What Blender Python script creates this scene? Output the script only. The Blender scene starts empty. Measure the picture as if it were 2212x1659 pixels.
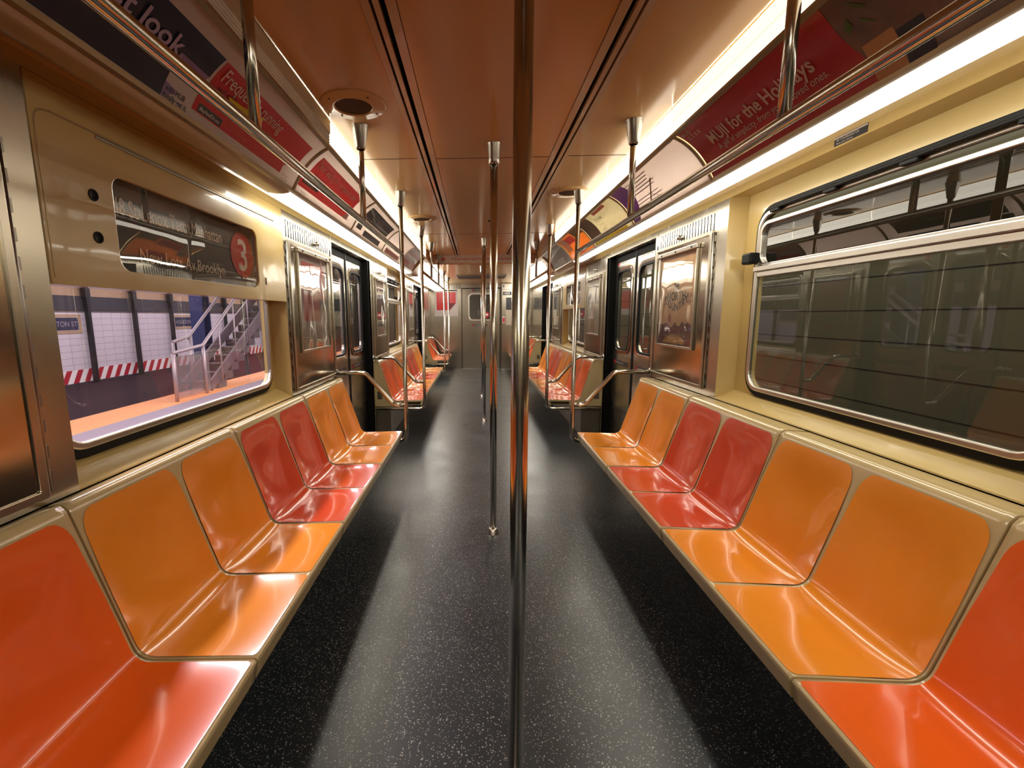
import bpy, bmesh, math, random
from mathutils import Vector, Matrix
random.seed(7)
COL = bpy.context.scene.collection
SC = bpy.context.scene
PI = math.pi
W = {-1: 1.33, 1: 1.38}          # inner wall planes, left and right of the centre line
CEIL = 2.45
SIDE = {-1: 'left', 1: 'right'}

# ------------------------------------------------------------------ materials
MATS = {}
def mat(name, col=(.5, .5, .5), rough=.5, metal=0., spec=.5, coat=0., coat_r=.05, emit=None, estr=0., bump=None, rvar=None, cvar=None):
    if name in MATS: return MATS[name]
    m = bpy.data.materials.new(name); m.use_nodes = True
    nt = m.node_tree; b = nt.nodes['Principled BSDF']
    b.inputs['Base Color'].default_value = (*col, 1)
    b.inputs['Roughness'].default_value = rough
    b.inputs['Metallic'].default_value = metal
    b.inputs['Specular IOR Level'].default_value = spec
    b.inputs['Coat Weight'].default_value = coat
    b.inputs['Coat Roughness'].default_value = coat_r
    if emit:
        b.inputs['Emission Color'].default_value = (*emit, 1); b.inputs['Emission Strength'].default_value = estr
    tc = nt.nodes.new('ShaderNodeTexCoord')
    def noise(scale, stretch=(1, 1, 1), detail=3):
        mp = nt.nodes.new('ShaderNodeMapping'); mp.inputs['Scale'].default_value = stretch
        n = nt.nodes.new('ShaderNodeTexNoise'); n.inputs['Scale'].default_value = scale; n.inputs['Detail'].default_value = detail
        nt.links.new(tc.outputs['Object'], mp.inputs['Vector']); nt.links.new(mp.outputs[0], n.inputs['Vector'])
        return n
    if bump:
        sc, st, dist = bump[:3]; n = noise(sc, bump[3] if len(bump) > 3 else (1, 1, 1))
        bp = nt.nodes.new('ShaderNodeBump'); bp.inputs['Strength'].default_value = st; bp.inputs['Distance'].default_value = dist
        nt.links.new(n.outputs['Fac'], bp.inputs['Height']); nt.links.new(bp.outputs[0], b.inputs['Normal'])
        if coat: nt.links.new(bp.outputs[0], b.inputs['Coat Normal'])
    if rvar:
        n = noise(rvar[0], rvar[3] if len(rvar) > 3 else (1, 1, 1))
        mr = nt.nodes.new('ShaderNodeMapRange'); mr.inputs['To Min'].default_value = rvar[1]; mr.inputs['To Max'].default_value = rvar[2]
        nt.links.new(n.outputs['Fac'], mr.inputs['Value']); nt.links.new(mr.outputs[0], b.inputs['Roughness'])
    if cvar:
        n = noise(cvar[0], cvar[2] if len(cvar) > 2 else (1, 1, 1), 5)
        mx = nt.nodes.new('ShaderNodeMix'); mx.data_type = 'RGBA'
        mx.inputs['A'].default_value = (*col, 1); mx.inputs['B'].default_value = (*cvar[1], 1)
        nt.links.new(n.outputs['Fac'], mx.inputs['Factor']); nt.links.new(mx.outputs['Result'], b.inputs['Base Color'])
    MATS[name] = m
    return m

def glass(name, tint, refl=.5, rough=0., wavy=None, haze=0.):
    if name in MATS: return MATS[name]
    m = bpy.data.materials.new(name); m.use_nodes = True; nt = m.node_tree; nt.nodes.clear()
    out = nt.nodes.new('ShaderNodeOutputMaterial'); tr = nt.nodes.new('ShaderNodeBsdfTransparent'); gl = nt.nodes.new('ShaderNodeBsdfGlossy')
    tr.inputs[0].default_value = (*tint, 1); gl.inputs['Roughness'].default_value = rough
    fr = nt.nodes.new('ShaderNodeFresnel'); ge = nt.nodes.new('ShaderNodeNewGeometry'); io = nt.nodes.new('ShaderNodeMapRange')
    io.inputs['To Min'].default_value = 1.5; io.inputs['To Max'].default_value = 1 / 1.5       # thin pane: the same sheen from both faces
    nt.links.new(ge.outputs['Backfacing'], io.inputs['Value']); nt.links.new(io.outputs[0], fr.inputs[0])
    mu = nt.nodes.new('ShaderNodeMath'); mu.operation = 'MULTIPLY'; mu.inputs[1].default_value = refl * 2; mu.use_clamp = True
    mx = nt.nodes.new('ShaderNodeMixShader')
    nt.links.new(fr.outputs[0], mu.inputs[0]); nt.links.new(mu.outputs[0], mx.inputs[0]); nt.links.new(tr.outputs[0], mx.inputs[1]); nt.links.new(gl.outputs[0], mx.inputs[2])
    last = mx
    if haze:
        df = nt.nodes.new('ShaderNodeBsdfDiffuse'); df.inputs[0].default_value = (.8, .78, .75, 1)
        m2 = nt.nodes.new('ShaderNodeMixShader'); m2.inputs[0].default_value = haze
        nt.links.new(mx.outputs[0], m2.inputs[1]); nt.links.new(df.outputs[0], m2.inputs[2]); last = m2
    if wavy:
        tc = nt.nodes.new('ShaderNodeTexCoord'); n = nt.nodes.new('ShaderNodeTexNoise'); n.inputs['Scale'].default_value = wavy[0]; n.inputs['Detail'].default_value = 1
        bp = nt.nodes.new('ShaderNodeBump'); bp.inputs['Strength'].default_value = wavy[1]; bp.inputs['Distance'].default_value = wavy[2]
        nt.links.new(tc.outputs['Object'], n.inputs['Vector']); nt.links.new(n.outputs['Fac'], bp.inputs['Height']); nt.links.new(bp.outputs[0], gl.inputs['Normal'])
    nt.links.new(last.outputs[0], out.inputs[0])
    MATS[name] = m
    return m

def emis(name, col, strength):
    """a lamp lens: glows, and still has the sheen of a plastic cover"""
    return mat(name, (.8, .78, .7), .35, emit=col, estr=strength)

cream = mat('cream_laminate', (.55, .41, .165), .22, coat=.4, coat_r=.05, bump=(2.2, .4, .014), cvar=(6, (.52, .385, .15)))
ceil_m = mat('ceiling_laminate', (.70, .45, .205), .17, spec=.35, bump=(1.4, .2, .008, (1, .35, 1)))
ceil_trim = mat('ceiling_slot_trim', (.60, .44, .27), .25, coat=.3, bump=(25, .15, .002, (1, .1, 1)))
black = mat('black_void', (.004, .004, .004), .7, spec=.1)
rubber = mat('black_rubber', (.008, .008, .008), .6, spec=.2)
steel = mat('brushed_stainless', (.50, .46, .38), .24, 1., bump=(5, .10, .002, (1, 1, .15)), rvar=(5, .2, .32, (1, 1, .2)))
steel_m = mat('mirror_stainless', (.44, .39, .315), .12, 1., bump=(3.0, .10, .003, (1, 1, .3)), rvar=(8, .08, .17))
steel_d = mat('dark_stainless', (.30, .28, .25), .35, 1., rvar=(5, .28, .45))
chrome = mat('polished_steel_tube', (.55, .52, .46), .17, 1., rvar=(9, .13, .22))
alu = mat('satin_aluminium', (.66, .63, .58), .3, 1.)
cup_m = mat('satin_cup_metal', (.42, .39, .35), .26, 1.)
rim_m = mat('tan_seat_shell', (.56, .43, .225), .2, coat=.5, coat_r=.08, cvar=(9, (.52, .40, .2)))
orange = mat('orange_seat_plastic', (.86, .30, .022), .22, coat=.6, coat_r=.06, cvar=(7, (.80, .275, .020)))
redm = mat('red_seat_plastic', (.66, .072, .020), .22, coat=.6, coat_r=.06, cvar=(7, (.61, .066, .020)))
vermil = mat('vermilion_seat_plastic', (.84, .130, .012), .22, coat=.6, coat_r=.06, cvar=(7, (.79, .12, .012)))
brown_rail = mat('bronze_trim', (.30, .20, .10), .3, .6)
lens_on = emis('lit_lamp_lens', (1., .93, .78), 12.5)
lens_up = emis('lit_upper_lamp_lens', (1., .93, .78), 2.2)
lens_off = mat('unlit_lamp_lens', (.46, .37, .24), .35, coat=.2)
lens_dim = emis('dimmer_lamp_lens', (1., .90, .68), 1.7)
tube_on = emis('fluorescent_tube', (1., .94, .82), 17.)
tube_off = mat('dead_fluorescent_tube', (.7, .7, .68), .3)
paper = mat('card_white', (.68, .62, .60), .35, coat=.35, coat_r=.12)
navy = mat('card_navy', (.018, .016, .040), .35, coat=.35, coat_r=.12)
purple = mat('card_purple', (.34, .22, .46), .35, coat=.3)
lilac = mat('card_lilac_text', (.36, .29, .44), .4)
adred = mat('card_red', (.66, .035, .045), .35, coat=.35, coat_r=.12)
deepred = mat('card_deep_red', (.62, .040, .048), .3, coat=.35, coat_r=.12)
darkred = mat('card_dark_red', (.16, .02, .03), .35, coat=.3)
pinkish = mat('card_pink', (.62, .20, .20), .4)
yellow = mat('card_yellow', (.80, .66, .03), .4)
ink = mat('card_black_ink', (.03, .03, .035), .4)
greyink = mat('card_grey_ink', (.26, .24, .24), .4)
whiteink = mat('card_white_ink', (.78, .72, .66), .4)
charcoal = mat('card_charcoal', (.06, .06, .065), .4, coat=.3)
adcream = mat('card_cream', (.62, .58, .45), .4, coat=.3)
adorange = mat('card_orange', (.75, .30, .05), .4, coat=.3, cvar=(9, (.60, .35, .08)))
adgreen = mat('card_green', (.12, .16, .04), .4, coat=.3)
adbrown = mat('card_brown_photo', (.20, .12, .09), .4, coat=.3, cvar=(14, (.05, .03, .03)))
adpurple = mat('card_violet', (.17, .05, .30), .4, coat=.3)
adgrey = mat('card_grey_photo', (.30, .25, .23), .35, coat=.4, cvar=(7, (.20, .16, .15)))
wood_ad = mat('card_wood', (.72, .42, .20), .4)
plantgreen = mat('card_leaf', (.12, .22, .05), .4)
sunset = mat('poster_sunset', (.84, .46, .17), .35, coat=.3, cvar=(3, (.78, .50, .30)))
maroon = mat('poster_maroon', (.16, .03, .02), .4)
wpaper = mat('white_plate', (.86, .84, .80), .4)
platinum = mat('poster_pale', (.62, .55, .46), .35)
orange_edge = mat('platform_edge_tactile', (.80, .36, .13), .6, cvar=(3, (.72, .30, .12)))
g_left = glass('clear_window_glass', (.93, .90, .94), .8, haze=.02)
g_right = glass('tinted_window_glass', (.88, .90, .84), .7, haze=.012)
g_hopper = glass('hopper_window_glass', (.14, .14, .135), 1.6)
g_sign = glass('sign_box_glass', (.9, .87, .82), 1.0, wavy=(3, .25, .008))
g_plexi = glass('plexiglass_cover', (.95, .94, .92), 1.2, .03, wavy=(4., .4, .008), haze=.04)

def floor_material():
    m = bpy.data.materials.new('speckled_black_floor'); m.use_nodes = True; nt = m.node_tree; b = nt.nodes['Principled BSDF']
    tc = nt.nodes.new('ShaderNodeTexCoord')
    def speck(scale, thr, seedv):
        mp = nt.nodes.new('ShaderNodeMapping'); mp.inputs['Location'].default_value = (seedv, seedv * .7, 0)
        v = nt.nodes.new('ShaderNodeTexVoronoi'); v.inputs['Scale'].default_value = scale
        nt.links.new(tc.outputs['Object'], mp.inputs[0]); nt.links.new(mp.outputs[0], v.inputs['Vector'])
        lt = nt.nodes.new('ShaderNodeMath'); lt.operation = 'LESS_THAN'; lt.inputs[1].default_value = thr
        nt.links.new(v.outputs['Distance'], lt.inputs[0])
        sp = nt.nodes.new('ShaderNodeSeparateColor'); nt.links.new(v.outputs['Color'], sp.inputs[0])
        gt = nt.nodes.new('ShaderNodeMath'); gt.operation = 'GREATER_THAN'; gt.inputs[1].default_value = .35
        nt.links.new(sp.outputs[0], gt.inputs[0])
        mu = nt.nodes.new('ShaderNodeMath'); mu.operation = 'MULTIPLY'; nt.links.new(lt.outputs[0], mu.inputs[0]); nt.links.new(gt.outputs[0], mu.inputs[1])
        return mu
    a = speck(70, .20, 0); c = speck(130, .24, 3.3)
    mx = nt.nodes.new('ShaderNodeMath'); mx.operation = 'MAXIMUM'; nt.links.new(a.outputs[0], mx.inputs[0]); nt.links.new(c.outputs[0], mx.inputs[1])
    n = nt.nodes.new('ShaderNodeTexNoise'); n.inputs['Scale'].default_value = 3.; n.inputs['Detail'].default_value = 6
    nt.links.new(tc.outputs['Object'], n.inputs['Vector'])
    base = nt.nodes.new('ShaderNodeMix'); base.data_type = 'RGBA'; base.inputs['A'].default_value = (.017, .022, .028, 1); base.inputs['B'].default_value = (.030, .035, .041, 1)
    nt.links.new(n.outputs['Fac'], base.inputs['Factor'])
    col = nt.nodes.new('ShaderNodeMix'); col.data_type = 'RGBA'; col.inputs['B'].default_value = (.32, .315, .29, 1)
    nt.links.new(mx.outputs[0], col.inputs['Factor']); nt.links.new(base.outputs['Result'], col.inputs['A']); nt.links.new(col.outputs['Result'], b.inputs['Base Color'])
    mr = nt.nodes.new('ShaderNodeMapRange'); mr.inputs['To Min'].default_value = .22; mr.inputs['To Max'].default_value = .42
    nt.links.new(n.outputs['Fac'], mr.inputs['Value']); nt.links.new(mr.outputs[0], b.inputs['Roughness'])
    n2 = nt.nodes.new('ShaderNodeTexNoise'); n2.inputs['Scale'].default_value = 12; n2.inputs['Detail'].default_value = 4
    nt.links.new(tc.outputs['Object'], n2.inputs['Vector'])
    bp = nt.nodes.new('ShaderNodeBump'); bp.inputs['Strength'].default_value = .12; bp.inputs['Distance'].default_value = .004
    nt.links.new(n2.outputs['Fac'], bp.inputs['Height']); nt.links.new(bp.outputs[0], b.inputs['Normal'])
    b.inputs['Specular IOR Level'].default_value = .5
    return m
floor_m = floor_material()

def tile_material():
    m = bpy.data.materials.new('station_wall_tile'); m.use_nodes = True; nt = m.node_tree; b = nt.nodes['Principled BSDF']
    tc = nt.nodes.new('ShaderNodeTexCoord'); sp = nt.nodes.new('ShaderNodeSeparateXYZ'); cb = nt.nodes.new('ShaderNodeCombineXYZ')
    nt.links.new(tc.outputs['Object'], sp.inputs[0]); nt.links.new(sp.outputs[1], cb.inputs[0]); nt.links.new(sp.outputs[2], cb.inputs[1])
    br = nt.nodes.new('ShaderNodeTexBrick'); br.offset = 0
    br.inputs['Color1'].default_value = (.66, .62, .66, 1); br.inputs['Color2'].default_value = (.63, .6, .64, 1); br.inputs['Mortar'].default_value = (.28, .26, .28, 1)
    br.inputs['Scale'].default_value = 1; br.inputs['Mortar Size'].default_value = .004; br.inputs['Brick Width'].default_value = .30; br.inputs['Row Height'].default_value = .145
    nt.links.new(cb.outputs[0], br.inputs['Vector']); nt.links.new(br.outputs[0], b.inputs['Base Color']); b.inputs['Roughness'].default_value = .3
    return m
tile_m = tile_material()

def make_translucent(m, amount=.35):
    nt = m.node_tree; b = nt.nodes['Principled BSDF']; out = next(n for n in nt.nodes if n.type == 'OUTPUT_MATERIAL')
    tl = nt.nodes.new('ShaderNodeBsdfTranslucent'); mx = nt.nodes.new('ShaderNodeMixShader'); mx.inputs[0].default_value = amount
    lk = b.inputs['Base Color'].links
    if lk: nt.links.new(lk[0].from_socket, tl.inputs[0])
    else: tl.inputs[0].default_value = b.inputs['Base Color'].default_value
    nt.links.new(b.outputs[0], mx.inputs[1]); nt.links.new(tl.outputs[0], mx.inputs[2]); nt.links.new(mx.outputs[0], out.inputs[0])
for _m in (paper, navy, purple, adred, deepred, darkred, pinkish, yellow, adcream, adorange, adgreen, adbrown, adpurple, adgrey, wood_ad, plantgreen, charcoal, whiteink): make_translucent(_m)
# ------------------------------------------------------------------ mesh helpers
class MB:
    def __init__(s): s.v = []; s.f = []; s.mi = []; s.sm = []
    def add(s, vs, fs, mi=0, smooth=False):
        o = len(s.v); s.v += [Vector(p) for p in vs]
        for f in fs: s.f.append([i + o for i in f]); s.mi.append(mi); s.sm.append(smooth)
        return s
    def box(s, x0, x1, y0, y1, z0, z1, mi=0):
        v = [(x, y, z) for x in (x0, x1) for y in (y0, y1) for z in (z0, z1)]
        return s.add(v, [(0, 1, 3, 2), (4, 6, 7, 5), (0, 4, 5, 1), (2, 3, 7, 6), (0, 2, 6, 4), (1, 5, 7, 3)], mi)
    def fbox(s, fr, a0, a1, b0, b1, n0, n1, mi=0):
        v = [fr(a, b, n) for a in (a0, a1) for b in (b0, b1) for n in (n0, n1)]
        return s.add(v, [(0, 1, 3, 2), (4, 6, 7, 5), (0, 4, 5, 1), (2, 3, 7, 6), (0, 2, 6, 4), (1, 5, 7, 3)], mi)
    def ring(s, fr, outer, inner, n0, n1, mi=0, smooth=False):
        k = len(outer); vs = [fr(a, b, n) for n in (n0, n1) for L in (outer, inner) for a, b in L]; fs = []
        for i in range(k):
            j = (i + 1) % k
            fs += [(i, j, k + j, k + i), (2 * k + i, 3 * k + i, 3 * k + j, 2 * k + j), (i, 2 * k + i, 2 * k + j, j), (k + i, k + j, 3 * k + j, 3 * k + i)]
        return s.add(vs, fs, mi, smooth)
    def disc(s, fr, loop, n, mi=0):
        return s.add([fr(a, b, n) for a, b in loop], [list(range(len(loop)))], mi)
    def slab(s, fr, loop, n0, n1, mi=0):
        k = len(loop); vs = [fr(a, b, n) for n in (n0, n1) for a, b in loop]
        return s.add(vs, [list(range(k)), list(range(2 * k - 1, k - 1, -1))] + [(i, (i + 1) % k, k + (i + 1) % k, k + i) for i in range(k)], mi)
    def tube(s, pts, r, seg=16, mi=0, cap=True):
        pts = [Vector(p) for p in pts]; n = len(pts); vs = []; up = None
        for i, p in enumerate(pts):
            t = (pts[min(i + 1, n - 1)] - pts[max(i - 1, 0)]).normalized()
            if up is None:
                up = Vector((0, 0, 1)) if abs(t.z) < .9 else Vector((1, 0, 0))
            up = (up - t * up.dot(t)).normalized(); sd = t.cross(up)
            vs += [p + (up * math.cos(2 * PI * k / seg) + sd * math.sin(2 * PI * k / seg)) * r for k in range(seg)]
        fs = [(i * seg + k, i * seg + (k + 1) % seg, (i + 1) * seg + (k + 1) % seg, (i + 1) * seg + k) for i in range(n - 1) for k in range(seg)]
        s.add(vs, fs, mi, True)
        if cap: s.add(vs[:seg], [list(range(seg))], mi); s.add(vs[-seg:], [list(range(seg))], mi)
        return s
    def lathe(s, c, prof, seg=28, mi=0, axis='z'):
        vs = []
        for r, h in prof:
            for k in range(seg):
                a = 2 * PI * k / seg; x, y = r * math.cos(a), r * math.sin(a)
                vs.append((c[0] + x, c[1] + y, c[2] + h) if axis == 'z' else (c[0] + h, c[1] + x, c[2] + y))
        fs = [(i * seg + k, i * seg + (k + 1) % seg, (i + 1) * seg + (k + 1) % seg, (i + 1) * seg + k) for i in range(len(prof) - 1) for k in range(seg)]
        return s.add(vs, fs, mi, True)
    def strip(s, prof, y0, y1, mi=0, smooth=False, ny=1):
        """a profile of (x, z) points swept along y"""
        k = len(prof); vs = [(x, y0 + (y1 - y0) * j / ny, z) for j in range(ny + 1) for x, z in prof]
        return s.add(vs, [(j * k + i, j * k + i + 1, (j + 1) * k + i + 1, (j + 1) * k + i) for j in range(ny) for i in range(k - 1)], mi, smooth)
    def solid_strip(s, prof, y0, y1, mi=0, smooth=False):
        k = len(prof); vs = [(x, y, z) for y in (y0, y1) for x, z in prof]
        s.add(vs, [(i, (i + 1) % k, k + (i + 1) % k, k + i) for i in range(k)], mi, smooth)
        return s.add(vs, [list(range(k)), list(range(2 * k - 1, k - 1, -1))], mi)
    def text(s, fmap, string, a, b, size, sx=1., mi=0, align='LEFT', bold=0.):
        vs, fs = text_shape(string, align, bold)
        return s.add([fmap(a + x * size * sx, b + y * size) for x, y in vs], fs, mi)
    def build(s, name, mats, parent=None, bevel=0., recalc=True):
        org = Vector(parent_world(parent)) if parent else Vector((0, 0, 0))
        me = bpy.data.meshes.new(name); me.from_pydata([v - org for v in s.v], [], s.f)
        if not isinstance(mats, (list, tuple)): mats = [mats]
        for m in mats: me.materials.append(m)
        me.polygons.foreach_set('material_index', s.mi); me.polygons.foreach_set('use_smooth', s.sm)
        if recalc:
            bm = bmesh.new(); bm.from_mesh(me); bmesh.ops.remove_doubles(bm, verts=bm.verts, dist=1e-5); bmesh.ops.recalc_face_normals(bm, faces=bm.faces); bm.to_mesh(me); bm.free()
        me.update()
        o = bpy.data.objects.new(name, me); COL.objects.link(o)
        if parent:
            o.parent = parent
        if bevel:
            md = o.modifiers.new('Bevel', 'BEVEL'); md.width = bevel; md.segments = 2; md.limit_method = 'ANGLE'; md.angle_limit = .7
        return o
ORG = {}
def parent_world(o):
    v = Vector((0, 0, 0))
    while o: v += o.location; o = o.parent
    return v
def sub(parent_mesh_obj, mb, name, mats, bevel=0.):
    """a sub-part: child of a part mesh"""
    return mb.build(name, mats, parent_mesh_obj, bevel)
_T = {}
def text_shape(string, align='LEFT', bold=0.):
    key = (string, align, bold)
    if key not in _T:
        cu = bpy.data.curves.new('lettering', 'FONT'); cu.body = string; cu.size = 1; cu.align_x = align; cu.resolution_u = 3; cu.offset = bold
        ob = bpy.data.objects.new('lettering', cu); COL.objects.link(ob)
        dg = bpy.context.evaluated_depsgraph_get(); me = ob.evaluated_get(dg).to_mesh()
        _T[key] = ([(v.co.x, v.co.y) for v in me.vertices], [list(p.vertices) for p in me.polygons])
        ob.evaluated_get(dg).to_mesh_clear(); bpy.data.objects.remove(ob); bpy.data.curves.remove(cu)
    return _T[key]
def rrect(a0, a1, b0, b1, r, n=6):
    out = []
    for cx, cy, st in ((a1 - r, b1 - r, 0), (a0 + r, b1 - r, 1), (a0 + r, b0 + r, 2), (a1 - r, b0 + r, 3)):
        for i in range(n + 1):
            t = (st + i / n) * PI / 2; out.append((cx + r * math.cos(t), cy + r * math.sin(t)))
    return out
def sfr(s, X):
    """frame on a side wall: a along the car, b up, n out of the wall into the car"""
    return lambda a, b, n=0.: Vector((s * (X - n), a, b))
def yfr(Y):
    """frame on a cross wall facing the camera"""
    return lambda a, b, n=0.: Vector((a, Y - n, b))
def thing(name, loc, label, cat, group=None, kind=None):
    o = bpy.data.objects.new(name, None); COL.objects.link(o); o.location = loc; o.empty_display_size = .1
    return tag(o, label, cat, group, kind)
def tag(o, label=None, cat=None, group=None, kind=None):
    if label: o['label'] = label
    if cat: o['category'] = cat
    if group: o['group'] = group
    if kind: o['kind'] = kind
    return o
def struct(o, label=None): return tag(o, label, None, None, 'structure')
def fillet(pts, r, n=6):
    pts = [Vector(p) for p in pts]; out = [pts[0]]
    for i in range(1, len(pts) - 1):
        a, b, c = pts[i - 1], pts[i], pts[i + 1]; rr = r[i - 1] if isinstance(r, (list, tuple)) else r
        d1 = (a - b).normalized(); d2 = (c - b).normalized(); ang = d1.angle(d2)
        if rr <= 0 or ang > 3.1: out.append(b); continue
        d = min(rr / math.tan(ang / 2), (a - b).length * .49, (c - b).length * .49)
        p, q = b + d1 * d, b + d2 * d
        for k in range(n + 1):
            t = k / n; out.append((1 - t) ** 2 * p + 2 * t * (1 - t) * b + t * t * q)
    out.append(pts[-1]); return out

# ------------------------------------------------------------------ camera (27 mm-class wide view down the aisle)
F, CX, CY = 968., 1000., 829.5
Yc = Vector((28., 146.5, -F)).normalized(); Zc = -Vector((49., -6407., -F)).normalized()
Zc = (Zc - Yc * Zc.dot(Yc)).normalized(); Xc = Yc.cross(Zc)
cam = bpy.data.cameras.new('camera'); camo = bpy.data.objects.new('camera', cam); COL.objects.link(camo)
Rm = Matrix((Xc, Yc, Zc))            # rows: world axes in camera space, so this maps camera space to world space
camo.matrix_world = Matrix.Translation((-.11, 0, 1.44)) @ Rm.to_4x4()
cam.sensor_width = 36; cam.lens = F / 2212 * 36; cam.shift_x = (1106 - CX) / 2212; cam.shift_y = 0
cam.clip_start = .02; cam.clip_end = 200
SC.camera = camo

# layout along the car
C1, C2, C3 = 2.06, 7.06, 12.06
BAYS = {-1: [(1.28, 2.90), (6.28, 7.86)], 1: [(1.16, 2.80), (6.25, 7.83)]}
DOORS = [(-1.16, .24), (3.87, 5.25), (8.87, 10.27)]
END = 12.42; BACK = -1.7

# ------------------------------------------------------------------ floor
m = MB(); m.box(-1.52, 1.57, BACK - .1, END + .1, -.08, 0); struct(m.build('floor', floor_m))
m = MB()
for y in (.0, 4.56, 9.57):
    pass
# ------------------------------------------------------------------ ceiling
def ceiling():
    m = MB(); y0, y1 = BACK - .1, 7.72
    for s in (-1, 1):
        m.box(min(s * .484, s * 1.6), max(s * .484, s * 1.6), y0, y1, CEIL, CEIL + .05, 0)
    m.box(-.362, .362, y0, y1, CEIL - .004, CEIL + .05, 0)
    # narrow bars either side of the long air slots, black void above them
    for s in (-1, 1):
        for a, b in ((.365, .400), (.421, .442), (.453, .481)):
            m.box(min(s * a, s * b), max(s * a, s * b), y0, y1, CEIL - .006, CEIL + .012, 1)
        m.box(min(s * .37, s * .51), max(s * .37, s * .51), y0, y1, CEIL + .03, CEIL + .06, 2)
    # cross seams between ceiling panels
    for y in (.35, 3.07, 5.75):
        for x0, x1 in ((-.362, .362), (.484, .852), (-.852, -.484)):
            m.box(x0, x1, y - .0025, y + .0025, CEIL - .0052 if abs(x0) < .4 and abs(x1) < .4 else CEIL - .0012, CEIL + .01, 2)
    # lowered ceiling at the far end and its face
    m.box(-1.6, 1.6, 7.72, END + .1, 2.30, 2.36, 0)
    m.box(-1.6, 1.6, 7.70, 7.74, 2.30, CEIL + .05, 0)
    o = m.build('ceiling', [ceil_m, ceil_trim, black], bevel=0)
    struct(o)
ceiling()
# small dark fitting and screw spots on the centre panel
m = MB(); m.lathe((.045, 5.0, CEIL - .012), [(.0, 0), (.022, 0), (.026, .008)], 16)
o = m.build('ceiling_sensor', rubber); tag(o, 'small black round sensor on the brown centre ceiling strip', 'sensor')

# ------------------------------------------------------------------ side walls
def side_wall(s):
    w = W[s]; m = MB(); nm = SIDE[s]
    def bx(x0, x1, y0, y1, z0, z1, mi): m.box(min(s * x0, s * x1), max(s * x0, s * x1), y0, y1, z0, z1, mi)
    # runs of wall between the doorways
    runs = [(BACK, DOORS[0][0]), (DOORS[0][1], DOORS[1][0]), (DOORS[1][1], DOORS[2][0]), (DOORS[2][1], END)]
    for i, (a, b) in enumerate(runs):
        bays = [q for q in BAYS[s] if q[0] > a and q[1] < b]
        bx(w, w + .16, a, b, 0, .92, 1)
        cur = a
        for q0, q1 in bays:
            bx(w, w + .06, cur, q0, .905, 2.115, 1); cur = q1
            # sill, reveals and header of the window bay
            d = .105
            m.add([(s * w, q0, .926), (s * w, q1, .926), (s * (w + d), q1 - .03, .985), (s * (w + d), q0 + .03, .985)], [(0, 1, 2, 3)], 0)
            m.add([(s * w, q0, .90), (s * w, q1, .90), (s * w, q1, .926), (s * w, q0, .926)], [(0, 1, 2, 3)], 0)
            m.add([(s * w, q1, .915), (s * w, q1, 2.115), (s * (w + d), q1 - .03, 2.112), (s * (w + d), q1 - .03, .985)], [(0, 1, 2, 3)], 0)
            m.add([(s * w, q0, .915), (s * w, q0, 2.115), (s * (w + d), q0 + .03, 2.112), (s * (w + d), q0 + .03, .985)], [(0, 1, 2, 3)], 0)
            m.add([(s * w, q0, 2.115), (s * w, q1, 2.115), (s * (w + d), q1 - .03, 2.112), (s * (w + d), q0 + .03, 2.112)], [(0, 1, 2, 3)], 0)
        bx(w, w + .06, cur, b, .905, 2.115, 1)
    # band above everything, curving in to meet the lamp housing
    pr = [(w, 2.115), (w, 2.155), (w - .012, 2.178), (w - .04, 2.185), (1.235, 2.15), (1.222, 2.125), (1.222, 2.5), (w + .2, 2.5), (w + .2, 2.115)]
    cuts = [(BACK, DOORS[0][0]), DOORS[0], (DOORS[0][1], DOORS[1][0]), DOORS[1], (DOORS[1][1], DOORS[2][0]), DOORS[2], (DOORS[2][1], END)]
    m.solid_strip([(s * x, z) for x, z in pr], BACK, END, 0)
    # door portal: jamb returns and header, black rubber on the far jamb
    for d0, d1 in DOORS:
        bx(w - .002, w + .075, d0, d1, 2.07, 2.115, 1)
        bx(w + .075, w + .09, d0, d1, 2.0, 2.4, 2)
        bx(w + .01, w + .15, d1, d1 + .03, 0, 2.07, 2); bx(w + .01, w + .15, d0 - .03, d0, 0, 2.07, 2)
        bx(w + .012, w + .078, d1 - .05, d1, .0, 2.07, 2); bx(w + .012, w + .078, d0, d0 + .05, .0, 2.07, 2)
        bx(w - .004, w + .02, d1, d1 + .035, 0, 2.115, 1); bx(w - .004, w + .02, d0 - .035, d0, 0, 2.115, 1)
        bx(w - .006, w + .13, d0, d1, -.002, .006, 1)
    o = m.build('wall_' + nm, [cream, steel, black], bevel=0)
    struct(o)
for s in (-1, 1): side_wall(s)
# stainless cladding beside the windows gets thin vertical slots near the top
def louvres(s, y0, y1, par):
    m = MB(); fr = sfr(s, W[s])
    n = int((y1 - y0) / .04)
    for i in range(n + 1):
        y = y0 + (y1 - y0) * i / n
        m.fbox(fr, y - .0035, y + .0035, 1.955, 2.062, -.001, .0015)
    return m.build('vent_slots', black, par)

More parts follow.
